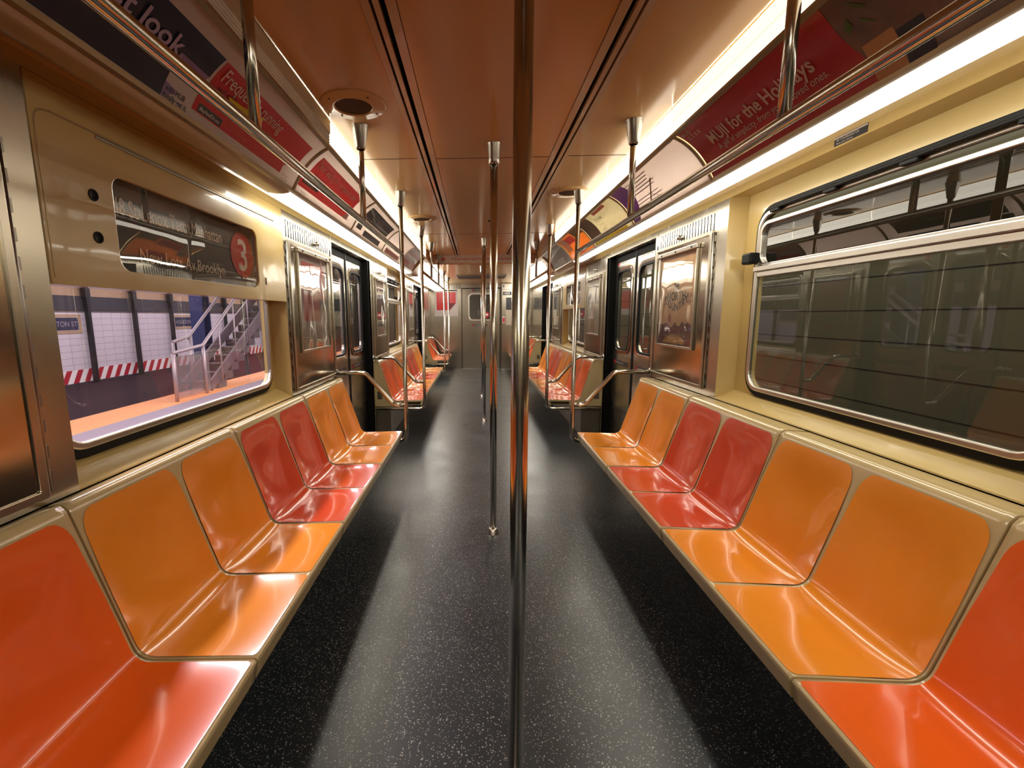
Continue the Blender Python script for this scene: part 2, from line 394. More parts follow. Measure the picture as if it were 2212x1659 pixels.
steel_end = mat('end_wall_stainless', (.36, .33, .275), .24, 1., bump=(5, .10, .002, (1, 1, .15)), rvar=(5, .18, .30, (1, 1, .2)))
def end_walls():
    fr = yfr(END)
    m = MB(); m.box(-1.6, -.50, END, END + .08, 0, 2.4, 0); m.box(.56, 1.6, END, END + .08, 0, 2.4, 0); m.box(-.5, .56, END, END + .08, 2.18, 2.4, 0)
    m.box(-1.33, -.5, END - .006, END, 1.145, 1.16, 0)
    for i in range(26): m.box(-1.30 + i * .031, -1.29 + i * .031, END - .004, END, 2.20, 2.30, 1)
    m.box(-1.31, -.52, END - .008, END, 2.185, 2.197, 1)
    m.box(-.515, -.49, END - .02, END, 0, 2.3, 0)
    struct(m.build('wall_end', [steel_end, black]))
    m = MB(); m.box(-1.6, 1.6, BACK - .08, BACK, 0, 2.5, 0); struct(m.build('wall_back', steel))
end_walls()

# ------------------------------------------------------------------ windows
def window(n, s, q, wy0, wy1, kind):
    X = W[s] + .10; fr = sfr(s, X); z0, z1 = 1.015, 1.985
    if kind == 'sign': z1 = 1.98
    root = thing('window_%d' % n, (s * X, (wy0 + wy1) / 2, z0), None, None); struct(root)
    m = MB(); m.ring(fr, rrect(q[0] + .02, q[1] - .02, .95, 2.112, .01), rrect(wy0 + .01, wy1 - .01, z0 + .01, z1 - .01, .09), -.02, 0); m.build('window_surround', cream, root)
    m = MB(); m.ring(fr, rrect(wy0 - .030, wy1 + .026, z0 - .034, z1 + (.034 if kind == 'vent' else .02), .13), rrect(wy0 + .012, wy1 - .012, z0 + .012, z1 - .012, .085), 0, .016); m.build('rubber_gasket', rubber, root, bevel=.004)
    m = MB(); m.ring(fr, rrect(wy0 - .004, wy1 + .004, z0 - .004, z1 + .004, .10), rrect(wy0 + .022, wy1 - .022, z0 + .022, z1 - .022, .08), .006, .026); f = m.build('window_frame', alu, root, bevel=.006)
    g = g_left if s < 0 else g_right
    zt = z1 if kind == 'sign' else 1.655
    if kind == 'sign':
        m = MB(); m.disc(fr, rrect(wy0 + .015, wy1 - .015, z0 + .015, z1 - .015, .085), .008); m.build('window_pane', g, root)
    else:
        m = MB(); lp = [q_ for q_ in rrect(wy0 + .015, wy1 - .015, z0 + .015, z1 - .015, .085) if q_[1] < 1.5]
        m.disc(fr, lp + [(wy1 - .015, 1.66), (wy0 + .015, 1.66)], .008); m.build('window_pane', g, root)
        m = MB(); m.disc(fr, rrect(wy0 + .035, wy1 - .035, 1.702, 1.93, .06), .012); m.build('hopper_pane', g_hopper if s > 0 else g, root)
    if kind == 'vent':
        m = MB(); m.fbox(fr, wy0 + .002, wy1 - .002, 1.672, 1.702, .004, .036); m.fbox(fr, wy0 + .02, wy1 - .02, 1.642, 1.672, .002, .024); m.build('window_bar', alu, root, bevel=.004)
        m = MB(); m.ring(fr, rrect(wy0 + .03, wy1 - .03, 1.70, 1.935, .06), rrect(wy0 + .045, wy1 - .045, 1.712, 1.915, .05), .01, .03); h = m.build('hopper_sash', alu, root, bevel=.003)
        m = MB(); m.tube([fr(wy0 + .05, 1.985, .045), fr(wy1 - .10, 1.985, .045)], .008, 10)
        for k in range(4):
            y = wy0 + .16 + k * (wy1 - wy0 - .32) / 3; m.fbox(fr, y - .035, y + .035, 1.965, 1.995, .024, .05)
        m.build('hopper_linkage', rubber, root, bevel=.004)
        m = MB(); m.fbox(fr, wy1 - .05, wy1 + .035, 1.715, 1.775, .03, .085); m.build('hopper_latch', rubber, root, bevel=.01)
window(1, -1, BAYS[-1][0], 1.315, 2.80, 'sign')
window(2, 1, BAYS[1][0], 1.22, 2.63, 'vent')
window(3, -1, BAYS[-1][1], 6.39, 7.74, 'vent')
window(4, 1, BAYS[1][1], 6.36, 7.70, 'sign')

def sign_box(s, q, label, rows, number, sy0, sy1, sz0, sz1, holes=True):
    w = W[s]; fr = sfr(s, w); root = thing('destination_sign_box', (s * w, (q[0] + q[1]) / 2, 1.54), label, 'sign')
    m = MB(); m.ring(fr, rrect(q[0] + .001, q[1] - .001, 1.541, 2.113, .004), rrect(sy0, sy1, sz0, sz1, .045), -.012, .004); m.build('cover_panel', cream, root, bevel=.004)
    m = MB(); m.ring(fr, rrect(q[0] + .002, q[1] - .002, 1.543, 2.11, .004), rrect(q[0] + .02, q[1] - .02, 1.56, 2.09, .004), -.09, -.012); m.build('casing', cream, root)
    # hairline groove and hinge along the top of the access lid
    m = MB(); o_, i_ = rrect(q[0] + .012, q[1] - .1, 1.50, 2.03, .05), rrect(q[0] + .017, q[1] - .105, 1.505, 2.025, .045)
    k = len(o_); keep = [i for i in range(k) if o_[i][1] > 1.56 and o_[i][0] < q[1] - .11]
    m.fbox(fr, q[0] + .06, q[1] - .05, 2.024, 2.030, .003, .0052); m.fbox(fr, q[0] + .012, q[0] + .016, 1.56, 1.99, .003, .0052)
    m.add([fr(q[0] + .014 + .04 * (1 - math.cos(t)) , 1.99 + .037 * math.sin(t), .0052) for t in [i * PI / 16 for i in range(9)]] + [fr(q[0] + .018 + .04 * (1 - math.cos(t)), 1.99 + .032 * math.sin(t), .0052) for t in [i * PI / 16 for i in range(9)]], [(i, i + 1, 10 + i, 9 + i) for i in range(8)])
    m.build('lid_groove', brown_rail, root)
    m = MB(); m.fbox(fr, q[0] + .22, q[1] - .12, 2.012, 2.022, .003, .009); m.build('lid_hinge', steel_d, root, bevel=.003)
    if holes:
        for z in (1.83, 1.70):
            m = MB(); m.lathe((s * (w - .0045), sy0 - .085, z), [(0, 0), (.014, 0), (.014, -s * .002), (.018, -s * .003), (.019, 0)], 20, axis='x'); m.build('lock_hole', [rubber], root)
        m = MB(); m.fbox(fr, sy1 + .075, sy1 + .085, 1.63, 1.67, .003, .006); m.build('key_slot', rubber, root)
    # roll sign behind the glass
    m = MB(); m.fbox(fr, sy0 - .04, sy1 + .04, sz0 - .03, sz1 + .03, -.045, -.04); r = m.build('roll_sign', ink, root)
    fm = (lambda a, b: fr(a, b, -.038)) if s < 0 else (lambda a, b: fr(sy0 + sy1 - a, b, -.038))
    m = MB()
    for st, a, b, sz, e in rows:
        vs, fs = text_shape(st, 'LEFT', .01); x0 = min(v[0] for v in vs); x1 = max(v[0] for v in vs)
        m.add([fm(a + (e - a) * (x - x0) / (x1 - x0), b + y * sz) for x, y in vs], fs)
    sub(r, m, 'sign_lettering', mat('roll_sign_letters', (.75, .70, .64), .5))
    cx, cz, rad = number
    m = MB(); m.add([fm(cx + rad * math.cos(t), cz + rad * math.sin(t)) + Vector((-s * .0005, 0, 0)) for t in [2 * PI * i / 40 for i in range(40)]], [list(range(40))])
    b_ = sub(r, m, 'route_bullet', mat('route_bullet_red', (.42, .03, .025), .4))
    f2 = lambda a, b: fm(a, b) + Vector((-s * .0015, 0, 0))
    m = MB(); m.text(f2, '3', cx, cz - rad * .68, rad * 1.95, 1, 0, 'CENTER', .012); sub(r, m, 'route_number', whiteink)
    m = MB(); m.disc(fr, rrect(sy0 - .005, sy1 + .005, sz0 - .005, sz1 + .005, .045), -.006); m.build('sign_glass', g_sign, root)
sign_box(-1, BAYS[-1][0], 'cream destination sign box with 148 St-Lenox Term and red 3 over left window',
         [('148 St-Lenox Term,Manhattan', 1.575, 1.805, .085, 2.265), ('New Lots Av,Brooklyn', 1.70, 1.652, .072, 2.275)], (2.46, 1.775, .118), 1.55, 2.545, 1.605, 1.915)
sign_box(1, BAYS[1][1], 'smaller looking cream destination sign box over the far right window',
         [('148 St-Lenox Term,Manhattan', 6.58, 1.805, .085, 7.27), ('New Lots Av,Brooklyn', 6.7, 1.652, .072, 7.27)], (7.43, 1.775, .105), 6.55, 7.55, 1.605, 1.915, False)

# ------------------------------------------------------------------ hinged stainless wall panels
def wall_panel(s, y0, y1, z0, z1, hinge_at_low_y, label, poster_y=None, lock_y=None, number=None, slots=True):
    fr = sfr(s, W[s]); root = thing('hinged_wall_panel', (s * W[s], (y0 + y1) / 2, z0), label, 'wall panel')
    m = MB(); m.fbox(fr, y0, y1, z0, z1, 0, .012); m.build('panel_sheet', steel_m, root, bevel=.003)
    m = MB(); m.ring(fr, rrect(y0 - .012, y1 + .012, z0 - .012, z1 + .012, .006), rrect(y0 + .014, y1 - .014, z0 + .012, z1 - .012, .006), .0, .019); m.build('panel_frame', steel, root, bevel=.003)
    yh = y0 - .022 if hinge_at_low_y else y1 + .022
    m = MB(); m.tube([fr(yh, z0, .006), fr(yh, z1, .006)], .007, 10)
    for k in range(13):
        z = z0 + .04 + k * (z1 - z0 - .08) / 12; m.fbox(fr, yh - .016, yh + .016, z - .018, z + .018, 0, .006)
    m.build('piano_hinge', steel_d, root)
    if slots: louvres(s, y0 + .0, y1 - .03, root)
    if lock_y:
        m = MB(); m.lathe((s * (W[s]), lock_y, 1.992), [(.0, -s * .028), (.014, -s * .026), (.018, -s * .014), (.014, -s * .004), (.022, 0)], 18, axis='x'); m.build('lock_knob', chrome, root)
    if poster_y:
        p0, p1 = poster_y; a, b = 1.21, 1.885
        m = MB()
        m.fbox(fr, p0 - .016, p0 + .004, a, b, .012, .028); m.fbox(fr, p1 - .004, p1 + .016, a, b, .012, .028); m.fbox(fr, p0 - .016, p1 + .016, a - .014, a + .004, .012, .026)
        hold = m.build('poster_holder', steel, root, bevel=.003)
        m = MB(); m.fbox(fr, p0 - .02, p1 + .02, b - .012, b + .022, .012, .04); c = sub(hold, m, 'holder_clamp', steel, .006)
        m = MB()
        for k in range(3):
            y = p0 + .05 + k * (p1 - p0 - .1) / 2; m.lathe(fr(y, b + .005, .04), [(0, -s * .004), (.006, -s * .003), (.007, 0)], 10, axis='x')
        sub(hold, m, 'clamp_screws', rubber)
        m = MB(); nu = 2
        m.add([fr(p0, a, .020), fr(p1, a, .020), fr(p1, b, .020), fr(p0, b, .020)], [(0, 1, 2, 3)]); sub(hold, m, 'plexiglass_cover', g_plexi)
    if number:
        st, ny = number
        fm = (lambda a, b: fr(a, b, .0045)) if s < 0 else (lambda a, b: fr(2 * ny - a, b, .0045))
        m = MB(); m.fbox(fr, ny - .016, ny + .016, 1.925, 1.995, -.001, .003, 0); m.text(fm, st, ny, 1.938, .062, 1, 1, 'CENTER', .012)
        m.build('door_number_plate', [rubber, whiteink], root)
    return root
wall_panel(-1, 2.96, 3.80, .955, 1.925, True, 'mirror-like hinged stainless panel with red poster, left wall before first door', (3.08, 3.67), 3.50, ('4', 3.845))
wall_panel(1, 2.96, 3.80, .965, 1.945, True, 'mirror-like hinged stainless panel with orange poster, right wall before first door', (3.11, 3.70), 3.42, ('9', 3.845))
wall_panel(-1, .34, 1.16, .955, 1.925, False, 'dark stainless hinged panel at the left picture edge', None, None, None, False)
wall_panel(1, .34, 1.10, .955, 1.925, False, 'stainless hinged panel right of the big right window', None, None, None, False)
wall_panel(-1, 5.34, 6.16, .955, 1.925, False, 'hinged stainless panel with faded red poster past first left door', (5.45, 6.02), 5.78)
wall_panel(1, 5.36, 6.14, .955, 1.925, False, 'hinged stainless panel with purple-brown poster past first right door', (5.47, 6.02), 5.72)
wall_panel(-1, 7.96, 8.78, .955, 1.925, True, 'hinged stainless panel with pale orange poster before second left door', (8.08, 8.65), 8.5)
wall_panel(1, 7.96, 8.78, .955, 1.925, True, 'hinged stainless panel with grey poster before second right door', (8.08, 8.65), 8.5)

# posters held in those panels
def poster(s, y0, y1, z0, z1, label, paint, base):
    fr = sfr(s, W[s]); root = thing('wall_poster', tuple(fr((y0 + y1) / 2, z0, .013)), label, 'poster')
    fm = (lambda u, v, n=.0145: fr(y0 + u * (y1 - y0), z0 + v * (z1 - z0), n)) if s < 0 else (lambda u, v, n=.0145: fr(y1 - u * (y1 - y0), z0 + v * (z1 - z0), n))
    m = MB(); m.fbox(fr, y0, y1, z0, z1, .0125, .0140); m.build('poster_sheet', base, root)
    paint(root, fm); return root
def quad(fm, a0, a1, b0, b1, n=.0148): return [fm(a0, b0, n), fm(a1, b0, n), fm(a1, b1, n), fm(a0, b1, n)]
def red_curl(root, fm):
    m = MB(); m.add([fm(.10, .30), fm(.70, .30), fm(.92, .52), fm(.92, .93), fm(.10, .93)], [(0, 1, 2, 3, 4)], 0)
    m.add([fm(.70, .30, .0152), fm(.92, .52, .0152), fm(.68, .56, .0152)], [(0, 1, 2)], 1); m.build('printed_panel', [adred, darkred], root)
    m = MB()
    for k in range(3): m.text(lambda a, b: fm(a, b, .0156), 'MayHaveIDA', .14, .82 - k * .12, .10, .62, 0)
    m.build('printed_lettering', whiteink, root)
def north(root, fm):
    m = MB(); m.add(quad(fm, 0, 1, 0, .20), [(0, 1, 2, 3)], 0)
    random.seed(3)
    top = [(i / 14, .20 + random.uniform(0, .07)) for i in range(15)]
    m.add([fm(u, .19, .0150) for u, v in top] + [fm(u, v, .0150) for u, v in top], [(i, i + 1, 16 + i, 15 + i) for i in range(14)], 0)
    m.add([fm(.3, .25, .0151), fm(.38, .25, .0151), fm(.38, .32, .0151), fm(.35, .36, .0151), fm(.3, .32, .0151)], [(0, 1, 2, 3, 4)], 1)
    m.add([fm(.5 + .32 * math.cos(t), .02 + .10 * math.sin(t), .0152) for t in [PI * i / 12 for i in range(13)]], [list(range(13))], 2)
    m.build('printed_skyline', [maroon, mat('poster_rust', (.40, .06, .02), .4), mat('poster_gold', (.72, .38, .08), .4)], root)
    m = MB(); T = lambda a, b: fm(a, b, .0155)
    m.text(T, 'THE', .50, .62, .10, .9, 0, 'CENTER', .01); m.text(T, 'NORTH', .50, .50, .135, 1.15, 0, 'CENTER', .012)
    vs, fs = text_shape('COUNTRY', 'CENTER', .012)
    m.add([fm(.5 + x * .14, .385 + y * .12 + .25 * (x * .14) ** 2 * 4, .0155) for x, y in vs], fs, 0)
    for k in range(2):
        m.text(T, 'SIP', .12, .50 - k * .06, .05, 1.4, 1); m.text(T, 'SLOW', .80, .52 - k * .06, .05, 1.2, 1)
    m.text(T, 'COLD BREWED ICED TEA', .5, .09, .055, 1.0, 2, 'CENTER', .01)
    m.build('printed_lettering', [ink, mat('poster_brown_ink', (.30, .10, .05), .4), whiteink], root)
def faded_red(root, fm):
    m = MB(); m.add(quad(fm, .12, .9, .30, .95), [(0, 1, 2, 3)], 0); m.add(quad(fm, .35, .8, .02, .16), [(0, 1, 2, 3)], 1); m.build('printed_panel', [mat('poster_faded_red', (.42, .12, .10), .35), adred], root)
def brown_print(root, fm):
    m = MB(); m.add(quad(fm, 0, 1, .55, 1), [(0, 1, 2, 3)], 0); m.add(quad(fm, .3, .62, .05, .62, .0152), [(0, 1, 2, 3)], 1); m.build('printed_panel', [mat('poster_slate', (.16, .12, .14), .35), mat('poster_amber', (.55, .30, .10), .4)], root)
def orange_print(root, fm):
    m = MB(); m.add(quad(fm, .1, .9, .25, .95), [(0, 1, 2, 3)], 0); m.build('printed_panel', pinkish, root)
def text_block(root, fm):
    m = MB(); m.add(quad(fm, 0, 1, .62, 1), [(0, 1, 2, 3)], 0)
    for k in range(6): m.add(quad(fm, .12, .88, .15 + k * .06, .165 + k * .06), [(0, 1, 2, 3)], 1)
    m.build('printed_panel', [greyink, greyink], root)
poster(-1, 3.09, 3.66, 1.216, 1.875, 'white poster with a curling red sheet behind wavy plexiglass on left wall', red_curl, paper)
poster(1, 3.12, 3.69, 1.216, 1.875, 'orange sunset poster reading NORTH COUNTRY behind plexiglass on right wall', north, sunset)
poster(-1, 5.46, 6.01, 1.216, 1.875, 'faded red and grey poster past the first left doors', faded_red, adgrey)
poster(1, 5.48, 6.01, 1.216, 1.875, 'slate and amber poster past the first right doors', brown_print, platinum)
poster(-1, 8.09, 8.64, 1.216, 1.875, 'pale pink-orange poster before the second left doors', orange_print, paper)
poster(1, 8.09, 8.64, 1.216, 1.875, 'grey poster with lines of small text before second right doors', text_block, adgrey)

# ------------------------------------------------------------------ side doors
nd = 0
for s in (-1, 1):
    for di, (d0, d1) in enumerate(DOORS):
        for leaf in (0, 1):
            nd += 1
            c = (d0 + d1) / 2 - .02; y0, y1 = (d0 + .04, c) if leaf == 0 else (c + .006, d1 - .045)
            X = W[s] + .08; fr = sfr(s, X); root = thing('door_%d' % nd, (s * X, (y0 + y1) / 2, 0), None, None); struct(root)
            a, b = (y0 + .10, y1 - .115) if leaf == 0 else (y0 + .115, y1 - .10); z0, z1 = 1.08, 1.90
            m = MB(); m.ring(fr, rrect(y0, y1, .01, 2.10, .004), rrect(a, b, z0, z1, .09), -.035, 0); m.build('door_leaf', steel, root, bevel=.003)
            m = MB(); m.ring(fr, rrect(a - .045, b + .045, z0 - .05, z1 + .045, .13), rrect(a - .012, b + .012, z0 - .012, z1 + .012, .10), 0, .010); m.build('window_frame', steel_m, root, bevel=.004)
            m = MB(); m.ring(fr, rrect(a - .014, b + .014, z0 - .014, z1 + .014, .10), rrect(a + .008, b - .008, z0 + .008, z1 - .008, .085), -.01, .012); m.build('window_gasket', rubber, root, bevel=.003)
            m = MB(); m.disc(fr, rrect(a, b, z0, z1, .09), -.005); m.build('window_pane', g_left if s < 0 else g_right, root)
            e = y1 if leaf == 0 else y0
            m = MB(); m.fbox(fr, e - .012 if leaf == 0 else e, e if leaf == 0 else e + .012, .01, 2.10, -.03, .008); m.build('edge_seal', rubber, root)
            for zz, h, kind in ((.90, .05, 0), (1.965, .05, 1)):
                m = MB(); m.fbox(fr, a + .0, b - .0, zz, zz + h, 0, .002, 0)
                mid = (a + b) / 2; fm = (lambda p, q: fr(p, q, .0035)) if s < 0 else (lambda p, q, mid=mid: fr(2 * mid - p, q, .0035))
                m.add([fm(a + .004, zz + .004), fm(a + .05, zz + .004), fm(a + .05, zz + h - .004), fm(a + .004, zz + h - .004)], [(0, 1, 2, 3)], 1)
                m.text(fm, 'Do not lean on door', a + .058, zz + .016, .034, .86, 2, 'LEFT', .01)
                m.build('safety_sticker', [ink if kind == 0 else wpaper, adred, whiteink if kind == 0 else ink], root)

# ------------------------------------------------------------------ double seats
def seat_profile(wall):
    pts = fillet([(.768, .380), (.755, .447), (1.115, .436), (1.266, .905), (1.284, .922), (wall - .002, .916)], [.010, .062, .012, .006], 8)
    out = [pts[0]]
    for p in pts[1:]:
        d = (p - out[-1]).length
        k = max(1, int(d / .022))
        q = out[-1].copy()
        for i in range(1, k + 1): out.append(q.lerp(p, i / k))
    return out
def surf(prof, wid):
    """returns f(u in [-wid/2, wid/2], arc length) -> (x, y, z) with the dished bucket form, plus lengths"""
    L = [0]
    for i in range(1, len(prof)): L.append(L[-1] + (prof[i] - prof[i - 1]).length)
    total = L[-1]
    # arc positions of the bucket
    l_front = next(L[i] for i, p in enumerate(prof) if p.x > .757 and p.y > .44)
    l_top = next(L[i] for i, p in enumerate(prof) if p.y > .898)
    def base(l):
        l = max(0, min(total, l)); i = 1
        while i < len(L) - 1 and L[i] < l: i += 1
        t = (l - L[i - 1]) / max(1e-9, L[i] - L[i - 1]); p = prof[i - 1].lerp(prof[i], t); return p
    def norm(l):
        d = base(l + .012) - base(l - .012); n = Vector((-d.y, d.x)); return n.normalized()
    return base, norm, total, l_front, l_top
def half_width(l, l0, l1, hw, r_top=.075, r_bot=.016):
    w = hw
    if l > l1 - r_top: d = l - (l1 - r_top); w = hw - r_top * .62 + r_top * .62 * math.sqrt(max(0, 1 - (d / r_top) ** 2))
    if l < l0 + r_bot: d = (l0 + r_bot) - l; w = hw - r_bot + math.sqrt(max(0, r_bot ** 2 - d ** 2))
    if l > l1 - .25: w -= .010 * (l - (l1 - .25)) / .25
    return w
def dish(u, hw, l, l0, l1):
    t = (l - l0) / (l1 - l0)
    if t <= 0 or t >= 1: return 0
    g = min(1, t / .30) ** 1.5 if t < .3 else 1
    h = min(1, (1 - t) / .30); h = h * h * (3 - 2 * h)
    k = max(0, 1 - abs(u / hw) ** 2.6)
    return .024 * g * h * k
PITCH = .44
_seat_cache = {}
def seat_meshes(wall):
    if wall in _seat_cache: return _seat_cache[wall]
    prof = seat_profile(wall); base, norm, total, l0, l1 = surf(prof, PITCH)
    hw = PITCH / 2 - .009
    # shell: one grid over both places, dished in each
    ls = []
    l = 0
    while l < total: ls.append(l); l += .012
    ls.append(total)
    NU = 40; us = [-PITCH + .0015 + (2 * PITCH - .003) * i / NU for i in range(NU + 1)]
    m = MB(); vs = []
    for l in ls:
        p, n = base(l), norm(l)
        for u in us:
            cu = u + PITCH / 2 if u < 0 else u - PITCH / 2
            d = dish(cu, hw, l, l0, l1) + (.0 if 0 else 0)
            q = p - n * (d * 1.15 + min(.004, d)); vs.append((q.x, u, q.y))
    k = NU + 1
    m.add(vs, [(j * k + i, j * k + i + 1, (j + 1) * k + i + 1, (j + 1) * k + i) for j in range(len(ls) - 1) for i in range(NU)], 0, True)
    # apron under the front lip and underside
    e = PITCH - .0015
    m.add([(.768, -e, .385), (.768, e, .385), (.80, e, .385), (.80, -e, .385), (.80, e, .388), (.80, -e, .388), (1.16, -e, .392), (1.16, e, .392), (wall - .02, e, .86), (wall - .02, -e, .86)],
          [(0, 1, 2, 3), (3, 2, 4, 5), (5, 4, 7, 6), (6, 7, 8, 9)], 0)
    # side edges of the shell
    for sg in (-1, 1):
        top = [(base(l) - norm(l) * 0) for l in ls]; vs = []
        for p, l in zip(top, ls): n = norm(l); vs += [(p.x, sg * e, p.y), (max(.77, p.x - n.x * .016), sg * e, p.y - n.y * .016)]
        m.add(vs, [(2 * i, 2 * i + 1, 2 * i + 3, 2 * i + 2) for i in range(len(top) - 1)], 0)
    shell = m.build('double_seat_shell', rim_m, None); me_shell = shell.data; bpy.data.objects.remove(shell)
    # coloured bucket insert (centred on u = 0)
    m = MB(); rows = []; l = l0 + .016; a = l0 + .013; NB = 22
    ll = [l0 + .013 + i * .0035 for i in range(5)]
    while ll[-1] < l1 - .09: ll.append(ll[-1] + .014)
    while ll[-1] < l1 - .012: ll.append(ll[-1] + .0045)
    end = ll[-1]
    vs = []
    for l in ll:
        p, n = base(l), norm(l); w = half_width(l, l0 + .013, end, hw)
        w = max(w, .02)
        for i in range(NB + 1):
            u = w * (2 * i / NB - 1); q = p - n * (dish(u, hw, l, l0, l1) - .0016); vs.append((q.x, u, q.y))
    k = NB + 1
    m.add(vs, [(j * k + i, j * k + i + 1, (j + 1) * k + i + 1, (j + 1) * k + i) for j in range(len(ll) - 1) for i in range(NB)], 0, True)
    bk = m.build('seat_bucket', orange, None); me_b = bk.data; bpy.data.objects.remove(bk)
    bucket = {}
    for nm, mt in (('orange', orange), ('red', redm), ('vermilion', vermil)):
        c = me_b.copy(); c.materials.clear(); c.materials.append(mt); bucket[nm] = c
    # end filler between the back and the wall, with a socket plate
    m = MB(); ps = [base(l) for l in ls if base(l).x > 1.0 or True]
    ps = [p for p in ps if p.x > 1.02]
    loop = [(p.x, p.y - .004) for p in ps] + [(wall - .004, .37), (1.0, .37), (1.0, .43)]
    fr = yfr(0); m.slab(fr, loop, -.004, .004); ef = m.build('end_panel', rim_m, None); me_e = ef.data; bpy.data.objects.remove(ef)
    m = MB(); m.fbox(fr, wall - .09, wall - .03, .46, .55, .004, .007); m.lathe((wall - .06, -.008, .505), [(.0, 0), (.004, 0)], 8); pl = m.build('socket_plate', steel_d, None); me_p = pl.data; bpy.data.objects.remove(pl)
    _seat_cache[wall] = (me_shell, bucket, me_e, me_p)
    return _seat_cache[wall]
def double_seat(s, y0, colr, label, group, end=0):
    me_shell, bucket, me_e, me_p = seat_meshes(W[s])
    root = thing('double_seat', (0, y0 + PITCH, 0), label, 'seat', group)
    if s < 0: root.rotation_euler = (0, 0, PI)
    def child(nm, me, y=0.):
        o = bpy.data.objects.new(nm, me); COL.objects.link(o); o.parent = root; o.location = (0, y, 0); return o
    child('seat_shell', me_shell)
    child('seat_bucket', bucket[colr], -PITCH / 2); child('seat_bucket', bucket[colr], PITCH / 2)
    if end:
        e = end * (1 if s > 0 else -1); ep = child('end_panel', me_e, e * (PITCH - .006))
        if end < 0:
            q = bpy.data.objects.new('socket_plate', me_p); COL.objects.link(q); q.parent = ep
            q.location = (0, 0, 0)
            if s < 0: q.rotation_euler = (0, 0, 0); q.scale = (1, -1, 1)
    return root
g1 = {-1: 'double seats of the near left bench', 1: 'double seats of the near right bench'}
g2 = {-1: 'double seats of the middle left bench', 1: 'double seats of the middle right bench'}
g3 = {-1: 'double seats of the far left bench', 1: 'double seats of the far right bench'}
off = {-1: .02, 1: -.02}
for s in (-1, 1):
    nm = SIDE[s]; e1 = 3.80 + off[s]
    double_seat(s, e1 - 2 * PITCH, 'orange', 'orange two-place seat ending the near %s bench beside the door' % nm, g1[s], 1)
    double_seat(s, e1 - 4 * PITCH - .005, 'red', 'dark red two-place seat in the middle of near %s bench' % nm, g1[s])
    double_seat(s, e1 - 6 * PITCH - .01, 'orange', 'large orange two-place seat between red and vermilion ones on near %s bench' % nm, g1[s])
    double_seat(s, e1 - 8 * PITCH - .015, 'vermilion', 'vermilion two-place seat cut off by the bottom %s picture corner' % nm, g1[s], -1)
    e2 = 8.82
    for k, (c, l) in enumerate((('orange', 'orange two-place seat at the far end of the middle %s bench'), ('red', 'red two-place seat behind the orange pair on middle %s bench'),
                                ('orange', 'orange two-place seat just behind the vermilion one on middle %s bench'), ('vermilion', 'vermilion two-place seat at the near end of the middle %s bench'))):
        double_seat(s, e2 - 2 * (k + 1) * PITCH - .004 * k, c, l % nm, g2[s], {0: 1, 3: -1}.get(k, 0))
    double_seat(s, 10.33, 'vermilion', 'small distant vermilion two-place seat nearest on the far %s bench' % nm, g3[s], -1)
    double_seat(s, 10.33 + 2 * PITCH + .004, 'red' if s < 0 else 'vermilion', 'small distant seat at the very end of the far %s bench' % nm, g3[s])
# heater boxes under the benches carry the seats
for s in (-1, 1):
    for (a, b), wh in (((.30, 3.80), 'near'), ((5.32, 8.80), 'middle'), ((10.34, 12.05), 'far')):
        m = MB(); w = W[s]
        m.box(min(s * 1.15, s * (w - .001)), max(s * 1.15, s * (w - .001)), a, b, 0, .37)
        for k in range(4):
            y = a + .15 + k * (b - a - .3) / 3; m.box(min(s * .80, s * 1.16), max(s * .80, s * 1.16), y - .02, y + .02, .385, .415)
        o = m.build('heater_box', steel_d, None, bevel=.004); tag(o, 'dark steel heater box under the %s %s bench' % (wh, SIDE[s]), 'heater')

# ------------------------------------------------------------------ stanchions, rails, poles
def cup(m, x, y, zc=CEIL, r0=.044, r1=.024, h=.115):
    m.lathe((x, y, zc - h), [(r1 - .004, -.004), (r1, 0), (r1 + .002, .004), (r0, h - .006), (r0 + .002, h)], 28)
def stanchion(s, y, arm_dir, label, ztop=CEIL, arm=True):
    x = .728; root = thing('stanchion', (s * x, y, 0), label, 'pole', 'stanchions at the bench ends')
    m = MB()
    pts = fillet([(s * x, y, ztop - .02), (s * x, y, .345), (s * (W[s] - .004), y, .345)], .075, 8)
    m.tube(pts, .0185, 18); m.build('pole', chrome, root)
    m = MB(); cup(m, s * x, y, ztop, h=.11 if ztop > 2.4 else .07); m.build('ceiling_cup', cup_m, root)
    if arm:
        m = MB(); w = W[s]
        pts = fillet([(s * (x + .008), y, .672), (s * .83, y, .672), (s * 1.075, y, .958), (s * (w - .004), y, .958)], [.085, .085], 8)
        m.tube(pts, .0185, 18); a = m.build('arm_rail', chrome, root)
        m = MB(); m.lathe((s * (w - .002), y, .958), [(.0, 0), (.034, 0), (.034, -s * .006), (.019, -s * .008)], 20, axis='x'); sub(a, m, 'wall_flange', alu)
stn = {(-1, 0): 'chrome stanchion with bent arm rail ending the near left bench', (1, 0): 'chrome stanchion with bent arm rail ending the near right bench',
       (-1, 1): 'chrome stanchion starting the middle left bench', (1, 1): 'chrome stanchion starting the middle right bench',
       (-1, 2): 'thin distant stanchion ending the middle left bench', (1, 2): 'thin distant stanchion ending the middle right bench',
       (-1, 3): 'thin distant stanchion starting the far left bench', (1, 3): 'thin distant stanchion starting the far right bench'}
for s in (-1, 1):
    for k, y in enumerate((3.85, 5.27, 8.87, 10.28)):
        stanchion(s, y, 0, stn[(s, k)], CEIL if y < 7.7 else 2.30)
